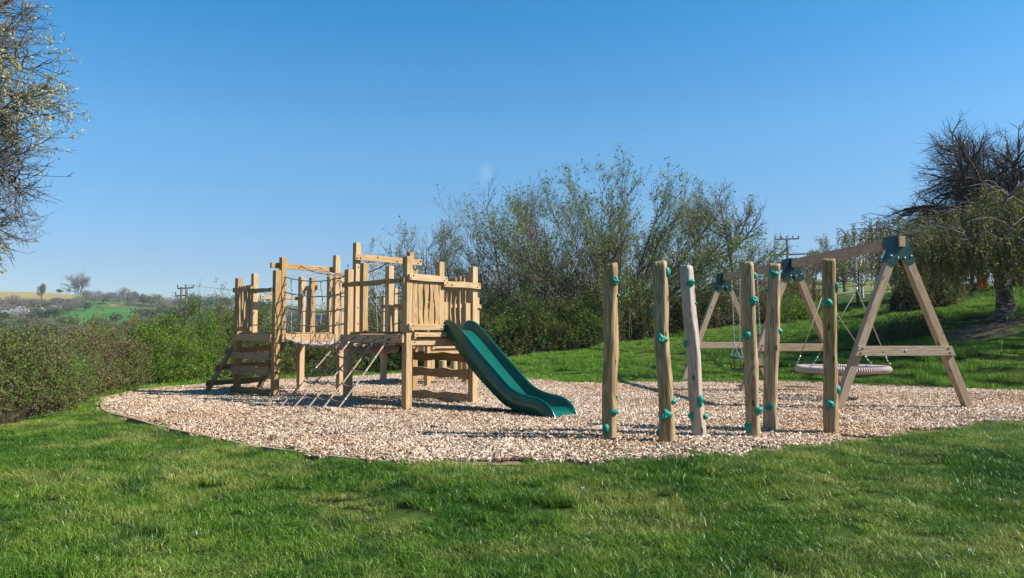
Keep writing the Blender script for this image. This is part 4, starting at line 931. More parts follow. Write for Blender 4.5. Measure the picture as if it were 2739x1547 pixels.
# ------------------------------------------------------------------ hedges and shrubs round the play ground
def shrub(name, label, cat, path, leafm, n_leaf, size, seed, twig_share=.5, group=None, over=.0, leaf2=None, share2=.0, bump_=.42, core=.66, lift=0.0):
    """path: list of (x, y, height, half width); foliage fills a lumpy volume along it"""
    g = np.random.default_rng(seed); path = np.array(path, float); seg = np.hypot(np.diff(path[:, 0]), np.diff(path[:, 1])) if len(path) > 1 else np.zeros(0)
    cum = np.r_[0, np.cumsum(seg)]; Lt = cum[-1]
    c0 = path.mean(0); root = thing(name, label, cat, (c0[0], c0[1], gz(c0[0], c0[1])), group)
    def sample(N, lo, hi, cap=True):
        s = g.uniform(-.0, 1, N)*Lt if Lt > 0 else np.zeros(N)
        x = np.interp(s, cum, path[:, 0]); y = np.interp(s, cum, path[:, 1]); h = np.interp(s, cum, path[:, 2]); w = np.interp(s, cum, path[:, 3])
        if Lt > 0:
            tx, ty = np.interp(s+.1, cum, path[:, 0])-np.interp(s-.1, cum, path[:, 0]), np.interp(s+.1, cum, path[:, 1])-np.interp(s-.1, cum, path[:, 1]); l = np.hypot(tx, ty)+1e-6; nx, ny = ty/l, -tx/l; tx, ty = tx/l, ty/l
        th = g.uniform(0, math.pi, N); rr = g.uniform(lo, hi, N)
        if Lt > 0:
            a, b = np.cos(th), np.sin(th); e = g.normal(0, .15, N)
            px, py = x+nx*a*w*rr+tx*e, y+ny*a*w*rr+ty*e
        else:
            ph = g.uniform(0, 6.283, N); cz = g.uniform(0, 1, N); sz = np.sqrt(1-cz**2); b = cz; px, py = x+np.cos(ph)*sz*w*rr, y+np.sin(ph)*sz*w*rr
        hz = h*(np.clip(b, 0, 1)**.8)*rr
        return px, py, hz, h
    def lump(px, py, hz): return np.array([noise.noise(Vector((a*.9, b*.9, c*.9+seed)))+.6*noise.noise(Vector((a*2.3, b*2.3, c*2.3+seed))) for a, b, c in zip(px, py, hz)])
    # shoots
    ns = max(60, int(n_leaf/9)); px, py, hz, h = sample(ns, .62, 1.02); lm = lump(px, py, hz)
    keep = (lm > -.33); px, py, hz, lm, h = px[keep], py[keep], hz[keep], lm[keep], h[keep]
    hz = hz*(1+bump_*lm)+g.uniform(0, .08, len(hz)); zb = ground(px, py)
    start = np.c_[px, py, zb+hz]; d = g.normal(0, .5, (len(px), 3)); d[:, 2] = np.abs(d[:, 2])+.35; cx_ = np.interp(0, [0], [0]); d /= np.linalg.norm(d, axis=1, keepdims=True)
    Ls = size*g.uniform(2.5, 7.5, len(px))*(1+over*(g.random(len(px)) < .1)*1.6); t_ = np.linspace(0, 1, 4); pts = start[:, None, :]+d[:, None, :]*(Ls[:, None]*t_[None, :])[..., None]+g.normal(0, .012, (len(px), 4, 3))
    tw = g.random(len(px)) < twig_share
    rr_ = np.linspace(1, .4, 4)
    br = [(pts[i], .0045*rr_) for i in np.where(tw)[0]]
    # stems from the ground
    nstem = int(10+Lt*9+(0 if Lt else 12)); sx, sy, sh, hh = sample(nstem, .1, .8)
    for i in range(nstem):
        b0 = np.array([sx[i], sy[i], gz(sx[i], sy[i])-.05]); tp_ = b0+np.array([g.normal(0, .25), g.normal(0, .25), hh[i]*g.uniform(.55, 1.05)]); m1 = (b0+tp_)/2+g.normal(0, .07, 3); br.append((np.array([b0, m1*.5+b0*.5, m1, tp_]), np.array([.018, .015, .011, .005])))
    link('branches', tubes_mesh('branches', br, 3, [M['twig']]), root, sm=True)
    n_per = np.clip(g.poisson(9, len(px)), 1, 30); idx = np.repeat(np.arange(len(px)), n_per); t = g.uniform(0, 1, len(idx))
    LP = start[idx]+d[idx]*(Ls[idx]*t)[:, None]+g.normal(0, size*.75, (len(idx), 3))
    ix, iy, iz, ih = sample(int(n_leaf*.35), .25, .8); LP2 = np.c_[ix, iy, ground(ix, iy)+iz*.98]
    LP = np.r_[LP, LP2]
    sel = g.random(len(LP)) < share2 if leaf2 else np.zeros(len(LP), bool)
    if leaf2:   # second tone in patches
        sel = (np.array([noise.noise(Vector((p[0]*1.3, p[1]*1.3, p[2]*1.3+seed*2))) for p in LP]) > .5-share2) & (LP[:, 2]-ground(LP[:, 0], LP[:, 1]) > .3)
    me_ = leaf_mesh('foliage', LP, size, leafm, seed, 1.5, .2)
    if leaf2:
        me_.materials.append(leaf2); me_.polygons.foreach_set('material_index', sel.astype(np.int32))
    link('foliage', me_, root)
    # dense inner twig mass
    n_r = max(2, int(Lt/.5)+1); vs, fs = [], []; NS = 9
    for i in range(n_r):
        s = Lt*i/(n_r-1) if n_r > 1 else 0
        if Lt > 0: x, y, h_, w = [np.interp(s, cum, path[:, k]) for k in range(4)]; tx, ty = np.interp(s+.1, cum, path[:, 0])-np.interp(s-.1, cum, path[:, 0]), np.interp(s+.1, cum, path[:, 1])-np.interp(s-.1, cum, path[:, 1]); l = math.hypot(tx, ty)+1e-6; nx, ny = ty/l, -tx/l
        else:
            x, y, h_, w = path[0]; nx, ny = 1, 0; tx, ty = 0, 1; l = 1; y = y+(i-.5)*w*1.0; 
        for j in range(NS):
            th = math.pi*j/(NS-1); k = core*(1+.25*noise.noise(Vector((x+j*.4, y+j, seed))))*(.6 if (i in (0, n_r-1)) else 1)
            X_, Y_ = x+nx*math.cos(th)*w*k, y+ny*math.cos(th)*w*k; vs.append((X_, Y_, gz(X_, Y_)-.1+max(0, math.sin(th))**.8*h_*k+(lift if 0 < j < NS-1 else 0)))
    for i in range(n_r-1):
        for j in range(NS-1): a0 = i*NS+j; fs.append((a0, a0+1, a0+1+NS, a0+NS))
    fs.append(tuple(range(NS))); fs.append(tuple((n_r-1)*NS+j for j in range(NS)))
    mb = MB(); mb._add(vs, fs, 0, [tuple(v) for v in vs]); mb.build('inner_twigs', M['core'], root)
    return root
def pth(lst): return [(on(px, py, 0).x if False else at(px, 898, Y).x, Y, h, w) for px, Y, h, w, py in lst]
def hp(px, Y, h, w): return (at(px, 898, Y).x, Y, h, w)
def ht(px, Y, ytop, w): x = at(px, 898, Y).x; return (x, Y, max(.4, at(px, ytop, Y).z-gz(x, Y))*.93, w)
shrub('hedge', 'olive hedge at the far left, leafy at its foot beside the lawn', 'hedge', [(-7.3, 7.6, 1.05, .7), ht(-60, 9.7, 925, .7), ht(60, 10.9, 922, .75), ht(120, 12.0, 928, .7), ht(180, 13.3, 918, .7)], M['leaf_olive'], 64000, .031, 1, .8, leaf2=M['leaf_green'], share2=.55, over=1.0, bump_=.6)
shrub('hedge', 'brown twiggy gap in the left hedge with few leaves and pale dry stems', 'hedge', [ht(165, 13.2, 926, .5), ht(240, 14.5, 925, .6), ht(330, 16.2, 915, .7)], M['leaf_olive'], 26000, .032, 2, .95, leaf2=M['leaf_brown'], share2=.35, over=1.6, core=.4, bump_=.6)
shrub('bush', 'bright green rounded bush left of the leftmost tower', 'bush', [ht(350, 17.4, 895, .8), ht(400, 18.4, 888, 1.1), ht(480, 19.4, 882, 1.2), ht(560, 20.2, 892, .9)], M['leaf_bright'], 72000, .04, 3, .5, over=1.0, bump_=.55, leaf2=M['leaf_green'], share2=.3)
shrub('bush', 'olive scrub with rusty yellow tips between the brown hedge and the bright green bush', 'bush', [ht(290, 21, 892, .9), ht(350, 22, 870, 1.0), ht(410, 23.5, 858, 1.0)], M['leaf_olive'], 20000, .055, 4, .7, leaf2=M['leaf_yellow'], share2=.42, over=.6)
shrub('hedge', 'dark hedge behind the leftmost tower, seen between its posts', 'hedge', [ht(555, 21.8, 852, .9), ht(630, 22.8, 822, 1.0), ht(690, 23.4, 806, 1.0), ht(745, 24.0, 850, .9), ht(880, 24.8, 872, .9)], M['leaf_olive'], 46000, .05, 5, .7, leaf2=M['leaf_green'], share2=.4, over=.6)
shrub('bush', 'yellow tipped bush at the back of the dark hedge, beside the leftmost tower', 'bush', [ht(590, 26, 815, 1.0), ht(625, 26, 820, 1.0)], M['leaf_olive'], 9000, .055, 15, .7, leaf2=M['leaf_yellow'], share2=.45, over=.5)
shrub('hedge', 'ivy green hedge behind the rope scramble net and slide tower', 'hedge', [ht(870, 25.0, 862, .9), ht(960, 25.6, 830, .9), ht(1060, 25.8, 812, .9), ht(1170, 25.8, 800, 1.0)], M['leaf_green'], 34000, .052, 6, .5, leaf2=M['leaf_olive'], share2=.3, over=.6)
shrub('hedge', 'tall olive green hedge running behind the slide to the first climbing pole', 'hedge', [ht(1165, 25.8, 796, 1.1), ht(1300, 25.6, 790, 1.1), ht(1450, 26.2, 792, 1.1), ht(1600, 26.8, 790, 1.1)], M['leaf_olive'], 60000, .052, 7, .6, leaf2=M['leaf_green'], share2=.58, over=.6)
shrub('hedge', 'green hedge behind the climbing poles', 'hedge', [ht(1590, 26.8, 785, 1.1), ht(1720, 27.3, 795, 1.1), ht(1850, 28.0, 775, 1.1)], M['leaf_olive'], 34000, .05, 8, .7, leaf2=M['leaf_green'], share2=.45, over=.9)
shrub('hedge', 'reddish brown thorny hedge behind the far leg of the swing frame', 'hedge', [ht(1850, 28.0, 770, 1.1), ht(1960, 28.6, 752, 1.1), ht(2060, 29.4, 740, 1.0), ht(2170, 30, 748, .9)], M['leaf_brown'], 32000, .05, 9, .85, leaf2=M['leaf_olive'], share2=.5, over=1.0)
shrub('bush', 'small fresh green bush under the middle leg of the swing frame', 'bush', [ht(2125, 27.6, 805, 1.0)], M['leaf_bright'], 7000, .05, 10, .4)
shrub('bush', 'loose tawny shrub in front of the distant valley, left of the bright bush', 'bush', [ht(205, 26, 868, 1.3), ht(275, 28, 862, 1.2)], M['leaf_willow'], 9000, .07, 12, .9, leaf2=M['leaf_yellow'], share2=.3, over=1.2, core=.3)
shrub('bush', 'dark brown bramble mound under the big leafing tree behind the hedge', 'bush', [ht(1420, 29.5, 745, 1.3), ht(1560, 29.8, 712, 1.3), ht(1720, 30, 730, 1.3)], M['leaf_brown'], 3500, .05, 13, 1.0, core=.12, over=1.6)
shrub('bush', 'dark thicket under the left side of the weeping birch, behind the swing leg', 'bush', [ht(2395, 25.5, 700, .9), ht(2460, 25.5, 665, 1.1), ht(2540, 25.8, 690, .9)], M['leaf_brown'], 26000, .05, 16, .9, leaf2=M['leaf_green'], share2=.4, over=.8, core=.7)
shrub('nettle_patch', 'low dark green weeds growing in the shade under the birch', 'weed', [(9.6, 20.0, .28, .5), (11.4, 20.3, .3, .5)], M['weed'], 5000, .07, 14, .1, core=.3)

# ------------------------------------------------------------------ trees behind the hedge
def multistem(px, Y, ytop, half, seed, label, nst, leafm, leafn, size, lv2=9, lv3=6, mt='fanbark', asym=1.0, ripe=1.0):
    """stems fanning out of one stool and ending on a rounded dome of the given half width"""
    b = Vector(hp(px, Y, 0, 0)[:2]+(0,)); b.z = gz(b.x, b.y); H = (at(px, ytop, Y).z-b.z)*.93; g = np.random.default_rng(seed)
    cfg = [dict(n=0, len=H, ang=0, seg=9, wig=.024, up=-.002, r=.05, tap=.16), dict(n=lv2, len=H*.30, ang=26, seg=5, wig=.05, up=.02, r=.018, **{'from': .22}), dict(n=lv3, len=H*.16, ang=30, seg=4, wig=.07, up=.05, r=.011, **{'from': .12}), dict(n=4, len=H*.075, ang=34, seg=3, wig=.09, up=.05, r=.008, **{'from': .1})]
    gr = Grow(seed, cfg, 2)
    for i in range(nst):
        a = 2.4*i+g.uniform(-.3, .3); ph = R(70)*((i+.5)/nst)**.55
        w_ = 1.5*half*(asym if math.cos(a) > 0 else 1); L = 1/math.sqrt((math.sin(ph)/w_)**2+(math.cos(ph)/H)**2)*g.uniform(.88, .98)
        d = (math.cos(a)*math.sin(ph), math.sin(a)*math.sin(ph)*.8, math.cos(ph))
        gr.branch((b.x+math.cos(a)*.7*math.sin(ph)*half*.4, b.y+math.sin(a)*.5*math.sin(ph), b.z-.05), d, L, .055*g.uniform(.6, 1.1), 0)
    return inst_tree('multi_stem_tree', label, 'tree', b, gr, M[mt], 1, leafm, leafn, size, seed=seed, thin=M[mt], spread=.05)
multistem(1622, 30, 430, 4.0, 21, 'largest many-stemmed tree, coming into leaf behind the hedge above the climbing poles', 52, M['leaf_willow'], 2.2, .085, lv2=13, lv3=8, asym=1.06)
multistem(1385, 31, 445, 2.9, 22, 'almost bare many-stemmed tree between the slide tower and the big leafing tree', 34, M['leaf_willow'], .5, .065, lv2=12, lv3=8)
multistem(1135, 32, 545, 2.3, 23, 'leafing tree standing behind the slide tower', 32, M['leaf_willow'], 2.0, .075, lv2=12, lv3=8)
def bare(px, Y, z_top, seed, label, mt='bark', leafm=None, leafn=0, size=.06, spread=55, up=.03, name='bare_tree', n1=13, n2=9, n3=7, trunk=.35, r=.16, lean=(0, 0), wig=.07, Lf=.55, group=None, fine=1):
    x, y = hp(px, Y, 0, 0)[:2]; z = gz(x, y); H = z_top-z
    cfg = [dict(n=0, len=H*.75, ang=0, seg=8, wig=.03, up=.04, r=r, tap=.25), dict(n=n1, len=H*Lf, ang=spread, seg=6, wig=wig, up=up, r=r*.45, **{'from': trunk}), dict(n=n2, len=H*Lf*.5, ang=42, seg=5, wig=wig, up=up, r=r*.18, **{'from': .15}), dict(n=n3, len=H*Lf*.24, ang=42, seg=4, wig=wig, up=up, r=r*.08*fine, **{'from': .1}), dict(n=3, len=H*Lf*.11, ang=40, seg=3, wig=wig, up=up, r=r*.05*fine, **{'from': .1})]
    gr = Grow(seed, cfg, 3); gr.branch((x, y, z-.1), (lean[0], lean[1], 1), H*.8, r, 0)
    return inst_tree(name, label, 'tree', (x, y, z), gr, M[mt], 2, leafm, leafn, size, seed=seed, group=group)
bare(1965, 44, 9.0, 31, 'rounded bare tree standing behind the left end of the swing beam', 'greybark', spread=48, up=.05, r=.2, trunk=.2)
bare(1850, 38, 7.6, 32, 'thin tree with sparse olive leaves between the big leafing tree and the rounded bare tree', 'greybark', M['leaf_willow'], .5, .1, spread=40, up=.06, trunk=.25)
bare(2722, 31, 8.9, 33, 'dark gnarled bare tree rising above the birch at the right edge', 'darkbark', spread=72, up=-.035, r=.34, n1=26, n2=16, n3=14, fine=.45, trunk=.3, wig=.17, Lf=.9, name='gnarled_tree')
for i, (px, Y, zt, lb, mt, lf) in enumerate(((2060, 60, 6.3, 'low bare scrub tree right of the distant utility pole, lowest of the skyline trees', 'bark', None), (2160, 55, 7.2, 'bare skyline tree above the middle of the swing beam', 'greybark', None),
                               (2215, 52, 7.4, 'yellowish young tree beyond the wire fence', 'greybark', 'leaf_birch'), (2262, 60, 8.3, 'slim dark tree trunk group beyond the fence, left of the two pale birches', 'darkbark', None),
                               (2310, 48, 7.2, 'pale slender birch beyond the fence beside the swing leg', 'white_limb', 'leaf_birch'), (2350, 56, 8.6, 'pale birch just behind the top corner of the swing frame', 'white_limb', 'leaf_birch'), (2010, 70, 6.2, 'distant brown tree left of the utility pole', 'bark', None))):
    bare(px, Y, zt, 60+i, lb, mt, M[lf] if lf else None, .8 if lf else 0, .12, spread=38, up=.05, n1=12, n2=7, n3=4, trunk=.2, r=.11, name='slender_tree')

# weeping birch on the bank
bx, by = 13.25, 20.1; bz = gz(bx, by); bt = thing('weeping_birch', 'weeping birch with rough dark trunk and curtains of hanging olive leaves at the right edge', 'tree', (bx, by, bz))
g = np.random.default_rng(5); tr_ = []
tp_ = np.array([[bx+.03*math.sin(i*1.3), by, bz-.15+i*.36] for i in range(9)]); tr_.append((tp_, np.array([.36, .25, .2, .19, .18, .175, .17, .15, .12])))
for i in range(6):
    a = i*1.05; e = np.array([bx+math.cos(a)*.55, by+math.sin(a)*.5, bz-.08]); tr_.append((np.array([[bx, by, bz+.25], (np.array([bx, by, bz+.1])*.5+e*.5), e]), np.array([.12, .08, .03])))
link('trunk', tubes_mesh('trunk', tr_, 14, [M['birch']]), bt, sm=True)
limbs, pend = [], []; fol = []
for i in range(46):
    a = 6.283*i/46+g.uniform(-.15, .15); z0 = bz+g.uniform(1.2, 2.35); Rm = g.uniform(1.6, 4.7)*(1.0 if math.cos(a) < .2 else .9); top = g.uniform(.25, .85)
    if i % 5 == 0: Rm *= .5; top += .7
    pts = []
    for t in np.linspace(0, 1, 10): pts.append([bx+math.cos(a+.15*math.sin(t*4+i))*Rm*t, by+math.sin(a+.15*math.sin(t*4+i))*Rm*t*.85, z0+top*math.sin(min(1, t*1.25)*math.pi*.62)*1.0-max(0, t-.72)*1.5+g.normal(0, .035)])
    pts = np.array(pts); limbs.append((pts, np.linspace(.04, .008, 10)*(1.2 if i % 8 == 0 else .6)))
    for k in range(11):      # secondary limbs
        t = g.uniform(.25, .98)*9; j = min(int(t), 8); q = pts[j]+(pts[j+1]-pts[j])*(t-j); a2 = a+g.choice([-1, 1])*g.uniform(.5, 1.5); L2 = g.uniform(.4, 1.2); s2 = []
        for u_ in np.linspace(0, 1, 5): s2.append([q[0]+math.cos(a2)*L2*u_, q[1]+math.sin(a2)*L2*u_, q[2]+.22*math.sin(u_*2.4)*L2+g.normal(0, .02)])
        s2 = np.array(s2); limbs.append((s2, np.linspace(.016, .006, 5)))
        for _ in range(8):
            u_ = g.uniform(.1, 1)*4; m_i = min(int(u_), 3); q2 = s2[m_i]+(s2[m_i+1]-s2[m_i])*(u_-m_i); L3 = g.uniform(.4, 2.0); lim = max(.2, q2[2]-(bz+.55+g.uniform(0, 1.5))); L3 = min(L3, lim)
            sw_ = g.normal(0, .10, 2); n_ = 6; w3 = np.array([[q2[0]+sw_[0]*v_+g.normal(0, .012), q2[1]+sw_[1]*v_+g.normal(0, .012), q2[2]+.04*math.sin(v_*3.1)-L3*v_**1.1] for v_ in np.linspace(0, 1, n_)])
            pend.append((w3, np.linspace(.004, .002, n_)))
            for _ in range(int(L3*27)):
                v_ = g.uniform(.05, 1)*5; mi_ = min(int(v_), 4); fol.append(w3[mi_]+(w3[mi_+1]-w3[mi_])*(v_-mi_)+g.normal(0, .022, 3))
link('limbs', tubes_mesh('limbs', limbs, 5, [M['pale_limb']]), bt, sm=True); link('hanging_twigs', tubes_mesh('hanging', pend, 3, [M['bark']]), bt)
link('foliage', leaf_mesh('foliage', np.array(fol), .052, M['leaf_birch'], 3, 1.7, 0, droop=1.2), bt)

# tree leaning in from the left, its trunk out of the picture
cfg = [dict(n=0, len=4, ang=0, seg=7, wig=.03, up=.03, r=.2, tap=.55), dict(n=0, len=4.6, ang=60, seg=9, wig=.10, up=-.035, r=.06), dict(n=15, len=1.35, ang=42, seg=6, wig=.17, up=.0, r=.017, **{'from': .22}),
       dict(n=9, len=.52, ang=48, seg=4, wig=.17, up=.03, r=.009, **{'from': .1}), dict(n=4, len=.16, ang=45, seg=3, wig=.15, up=.08, r=.0062, **{'from': .1})]
gl = Grow(42, cfg, 3); DX = -150; tx_, ty_ = -9.3, 8.6; gl.branch((tx_, ty_, gz(tx_, ty_)-.1), (.02, .03, 1), 6.4, .2, 0); gg = np.random.default_rng(4)
for k, (px, py, Yt, zs) in enumerate(((150, 25, 7.6, 5.2), (90, -60, 8.6, 5.6), (228, 190, 7.6, 4.4), (150, 110, 8.6, 4.7), (215, 300, 7.9, 3.9), (120, 230, 7.2, 4.2), (190, 370, 8.6, 3.6), (60, 330, 7.5, 3.8), (205, 480, 8.0, 3.0), (130, 430, 9.0, 3.2), (60, 470, 7.4, 3.1),
                                (130, 610, 7.9, 2.9), (100, 650, 8.3, 2.6), (20, 640, 7.6, 2.7), (60, 560, 8.8, 2.9), (20, 150, 8.2, 4.9), (10, 250, 9.2, 4.4), (10, 520, 9.4, 3.3), (-60, 400, 8.2, 3.3), (-100, 60, 7.5, 4.8), (120, 180, 8.4, 4.5), (90, 390, 8.8, 3.5), (180, 260, 7.6, 4.1), (110, 530, 7.7, 3.0), (60, 70, 7.9, 5.0), (150, 335, 7.4, 3.8), (170, 430, 7.6, 3.3))):
    e = np.array(at(px+DX, py, Yt)); b0 = np.array([tx_+.02*k*0, ty_, zs]); n_ = 10; q = []
    for i in range(n_+1):
        t = i/n_; p_ = b0*(1-t)+e*t; p_[2] += .35*math.sin(t*3.14)*(1 if py < 500 else .5); p_ += gg.normal(0, .05, 3)*(0 < i < n_); q.append(p_)
    q = np.array(q); r0_ = .05 if k % 3 else .065; gl.br[1].append((q, r0_*np.linspace(1, .13, n_+1)))
    for c_ in range(32):
        t = gg.uniform(.3, 1)*n_; i = min(int(t), n_-1); dd_ = q[i+1]-q[i]; dd_ /= np.linalg.norm(dd_); pr = gg.normal(0, 1, 3); pr -= dd_*(pr@dd_); pr /= np.linalg.norm(pr); an = R(gg.uniform(28, 60))
        gl.branch(q[i]+(q[i+1]-q[i])*(t-i), dd_*math.cos(an)+pr*math.sin(an), gg.uniform(.35, 1.15)*(1.1-.5*t/n_), max(.007, .017*(1.1-.6*t/n_)), 2)
lt = thing('blossom_tree', 'budding tree reaching in from the left edge with tangled twigs and pale yellow blossom', 'tree', (tx_, ty_, gz(tx_, ty_)))
def inview(p): return p[:, 1] > -2
link('trunk', tubes_mesh('trunk', gl.br[0], 12, [M['bark']]), lt, sm=True); link('branches', tubes_mesh('branches', gl.br[1]+gl.br[2], 5, [M['brownbark']]), lt, sm=True); link('twigs', tubes_mesh('twigs', gl.br[3]+gl.br[4], 3, [M['brownbark']]), lt, sm=True)
P = gl.leaf_pos(.8, .012, .4); g = np.random.default_rng(9); nn_ = np.array([noise.noise(Vector(p*.9)) for p in P]); P = P[nn_ > .10]
P = np.repeat(P, 5, axis=0)+g.normal(0, .016, (len(P)*5, 3)); link('blossom', leaf_mesh('blossom', P, .026, M['blossom'], 4, 1.3, .5), lt)

# ------------------------------------------------------------------ fence, netting and board on the bank
fa, fb = Vector(hp(2180, 31, 0, 0)[:2]+(0,)), Vector(hp(2800, 29, 0, 0)[:2]+(0,))
fe = thing('post_and_rail_fence', 'rusty brown post and wire rail fence along the top of the bank', 'fence', (fa.x, fa.y, gz(fa.x, fa.y)))
NP = 11; tops_ = []
for i in range(NP):
    p = fa.lerp(fb, i/(NP-1)); z = gz(p.x, p.y); mb = MB(); hgt = 1.45 if i != 2 else 1.6; mb.board((p.x, p.y, z-.1), (p.x, p.y, z+hgt), .10, .10, (1, 0, 0)); mb.build('fence_post', M['fence'], fe, .004); tops_.append(Vector((p.x, p.y-.07, z)))
for h_ in (.3, .6, .9, 1.2):
    mb = MB(); mb.tube([t+ZZ*(h_+.02*math.sin(i)) for i, t in enumerate(tops_)], .013, 5); mb.build('fence_rail', M['fence'], fe)
def netting(px0, px1, y0, y1, Y, lb, slant=0):
    w = thing('safety_netting', lb, 'netting', at((px0+px1)/2, y0, Y), 'orange plastic netting on the fence'); mb = MB(); nx_, nz_ = 12, 11
    for i in range(nx_+1):
        a, b = at(px0+(px1-px0)*i/nx_, y0, Y+.02*math.sin(i)), at(px0+(px1-px0)*i/nx_+slant, y1, Y+.02*math.sin(i)); mb.board(a, b, .035, .006, (1, 0, 0))
    for i in range(nz_+1):
        a, b = at(px0+slant*i/nz_, y0+(y1-y0)*i/nz_, Y+.012), at(px1+slant*i/nz_, y0+(y1-y0)*i/nz_-3, Y+.012); mb.board(a, b, .04, .006, ZZ)
    mb.build('net', M['orange'], w)
netting(2535, 2578, 714, 765, 28.8, 'left hand sheet of orange plastic netting, partly behind birch leaves'); netting(2612, 2640, 700, 772, 28.6, 'right hand narrow sheet of orange plastic netting beside the birch trunk', 2)
p0, p1 = at(2520, 772, 27.5), at(2614, 764, 27.2); mb = MB(); mb.board(p0-ZZ*.05, p1-ZZ*.02, .26, .05, ZZ); o = mb.build('dark_board', M['darkboard'], None, .01, label='long dark board lying along the bank under the orange netting', cat='board')

# ------------------------------------------------------------------ utility poles and wires, shed, cottage
def util(px, Y, ytop, lb, kind):
    p = at(px, ytop, Y); z = gz(p.x, p.y); o = thing('utility_pole', lb, 'utility pole', (p.x, p.y, z)); H = p.z-z
    xs = (0,) if kind == 'single' else (-.32, .32)
    for x in xs: mb = MB(); mb.tube([(p.x+x, p.y, z-.2), (p.x+x, p.y, z+H*.6), (p.x+x, p.y, p.z)], [.17, .15, .13], 10); mb.build('pole', M['poleg'], o, sm=True)
    arms = ((0, 2.9, 0), (-1.9, 5.2, .15), (-4.6, 2.2, -.9)) if kind == 'single' else ((-.15, 2.0, .2), (-1.1, 1.5, -.3))
    for k, (dz, L, off) in enumerate(arms):
        mb = MB(); c = p+Vector((off, 0, dz)); mb.board(c-Vector((L/2, 0, .05)), c+Vector((L/2, 0, .05)), .15, .12, ZZ); mb.build('cross_arm', M['iron'], o)
        for x in np.linspace(-L/2, L/2, 5 if kind == 'single' and k == 0 else 3):
            mb = MB(); q_ = c+Vector((x, 0, 0)); mb.tube([q_, q_+ZZ*.22, q_+ZZ*.25, q_+ZZ*.45], [.05, .05, .1, .04], 6); mb.build('insulator', M['iron'], o)
    if kind == 'single': 
        mb = MB(); mb.tube([p+Vector((.1, 0, -2)), p+Vector((1.1, 0, -1.95)), p+Vector((1.2, 0, -2.6)), p+Vector((.15, 0, -3.6))], .035, 5); mb.build('stay_wire', M['iron'], o)
    return p
u1 = util(492, 95, 768, 'distant double utility pole standing in the valley left of the leftmost tower', 'h'); u2 = util(2105, 92, 640, 'distant utility pole with insulators on the skyline above the swing beam', 'single')
u3 = Vector(u1)+Vector((36, 25, .6))
for dz, lb in ((.3, 'upper wire crossing the sky from the double utility pole'), (-1.0, 'lower wire crossing the sky from the double utility pole')):
    mb = MB(); mb.tube([u1.lerp(u3, t)+ZZ*(dz-1.2*4*t*(1-t)) for t in np.linspace(0, 1, 14)], .022, 4); mb.build('power_line', M['iron'], label=lb, cat='wire')
mb = MB(); u4 = at(2900, 610, 70); mb.tube([u2.lerp(u4, t)+ZZ*(-1.6-.7*4*t*(1-t)) for t in np.linspace(0, 1, 12)], .018, 4); mb.build('power_line', M['poleg'], label='faint wire running right from the skyline utility pole', cat='wire')
# corrugated round-roofed shed below the hedge
sc_ = at(822, 862, 33); sh = thing('shed', 'round topped corrugated blue grey shed half hidden behind the hedge and rope tunnel', 'shed', (sc_.x, sc_.y, gz(sc_.x, sc_.y)))
mb = MB(); vs, fs = [], []; zt = at(822, 843, 33).z; nx_ = 72; x0 = at(768, 862, 33).x; x1 = at(880, 862, 33).x
for i in range(nx_+1):
    x = x0+(x1-x0)*i/nx_; rp = .012*math.sin(i*1.75)
    for j in range(9): th = math.pi*j/8; vs.append((x, sc_.y-math.cos(th)*(1.1+rp), zt-1.0+math.sin(th)*(1.0+rp)))
for i in range(nx_):
    for j in range(8): a0 = i*9+j; fs.append((a0, a0+1, a0+10, a0+9))
mb._add(vs, fs, 0, [tuple(v) for v in vs]); M['tin'] = plain('corrugated_tin', (.035, .055, .10), .55, .4, 0); mb.build('roof', M['tin'], sh)
mb = MB(); zg = gz(sc_.x, sc_.y)-.3; mb.prism([(x0+.05, sc_.y-1.05, zg), (x1-.05, sc_.y-1.05, zg), (x1-.05, sc_.y+1.05, zg), (x0+.05, sc_.y+1.05, zg)], (0, 0, zt-1.0-zg)); mb.build('wall', M['darkboard'], sh)
# cottage in the valley
cp_ = at(14, 882, 330); z = gz(cp_.x, cp_.y); ct_ = thing('cottage', 'small cottage in the valley with blue grey roof and white gable at the left edge', 'house', (cp_.x, cp_.y, z)); zr = at(14, 864, 330).z
M['slate'] = plain('slate', (.10, .11, .17), .7, .2); M['render'] = plain('white_render', (.62, .58, .5), .8, .2)
mb = MB(); mb.prism([(cp_.x-4.5, cp_.y-3, z-4), (cp_.x+2.6, cp_.y-3, z-4), (cp_.x+2.6, cp_.y+3, z-4), (cp_.x-4.5, cp_.y+3, z-4)], (0, 0, zr-2.6-z+4)); mb.prism([(cp_.x+2.55, cp_.y-3, zr-2.6), (cp_.x+2.55, cp_.y+3, zr-2.6), (cp_.x+2.55, cp_.y, zr-.1)], (.2, 0, 0)); mb.build('wall', M['render'], ct_)
mb = MB(); mb.prism([(cp_.x-4.8, cp_.y-3.4, zr-2.8), (cp_.x-4.8, cp_.y, zr), (cp_.x-4.8, cp_.y+3.4, zr-2.8), (cp_.x-4.8, cp_.y+3.2, zr-3.0), (cp_.x-4.8, cp_.y, zr-.25), (cp_.x-4.8, cp_.y-3.2, zr-3.0)], (7.6, 0, 0)); mb.build('roof', M['slate'], ct_)
mb = MB(); mb.board((cp_.x-3, cp_.y, zr-.5), (cp_.x-3, cp_.y, zr+.9), .7, .6, (1, 0, 0)); mb.build('chimney', M['render'], ct_)

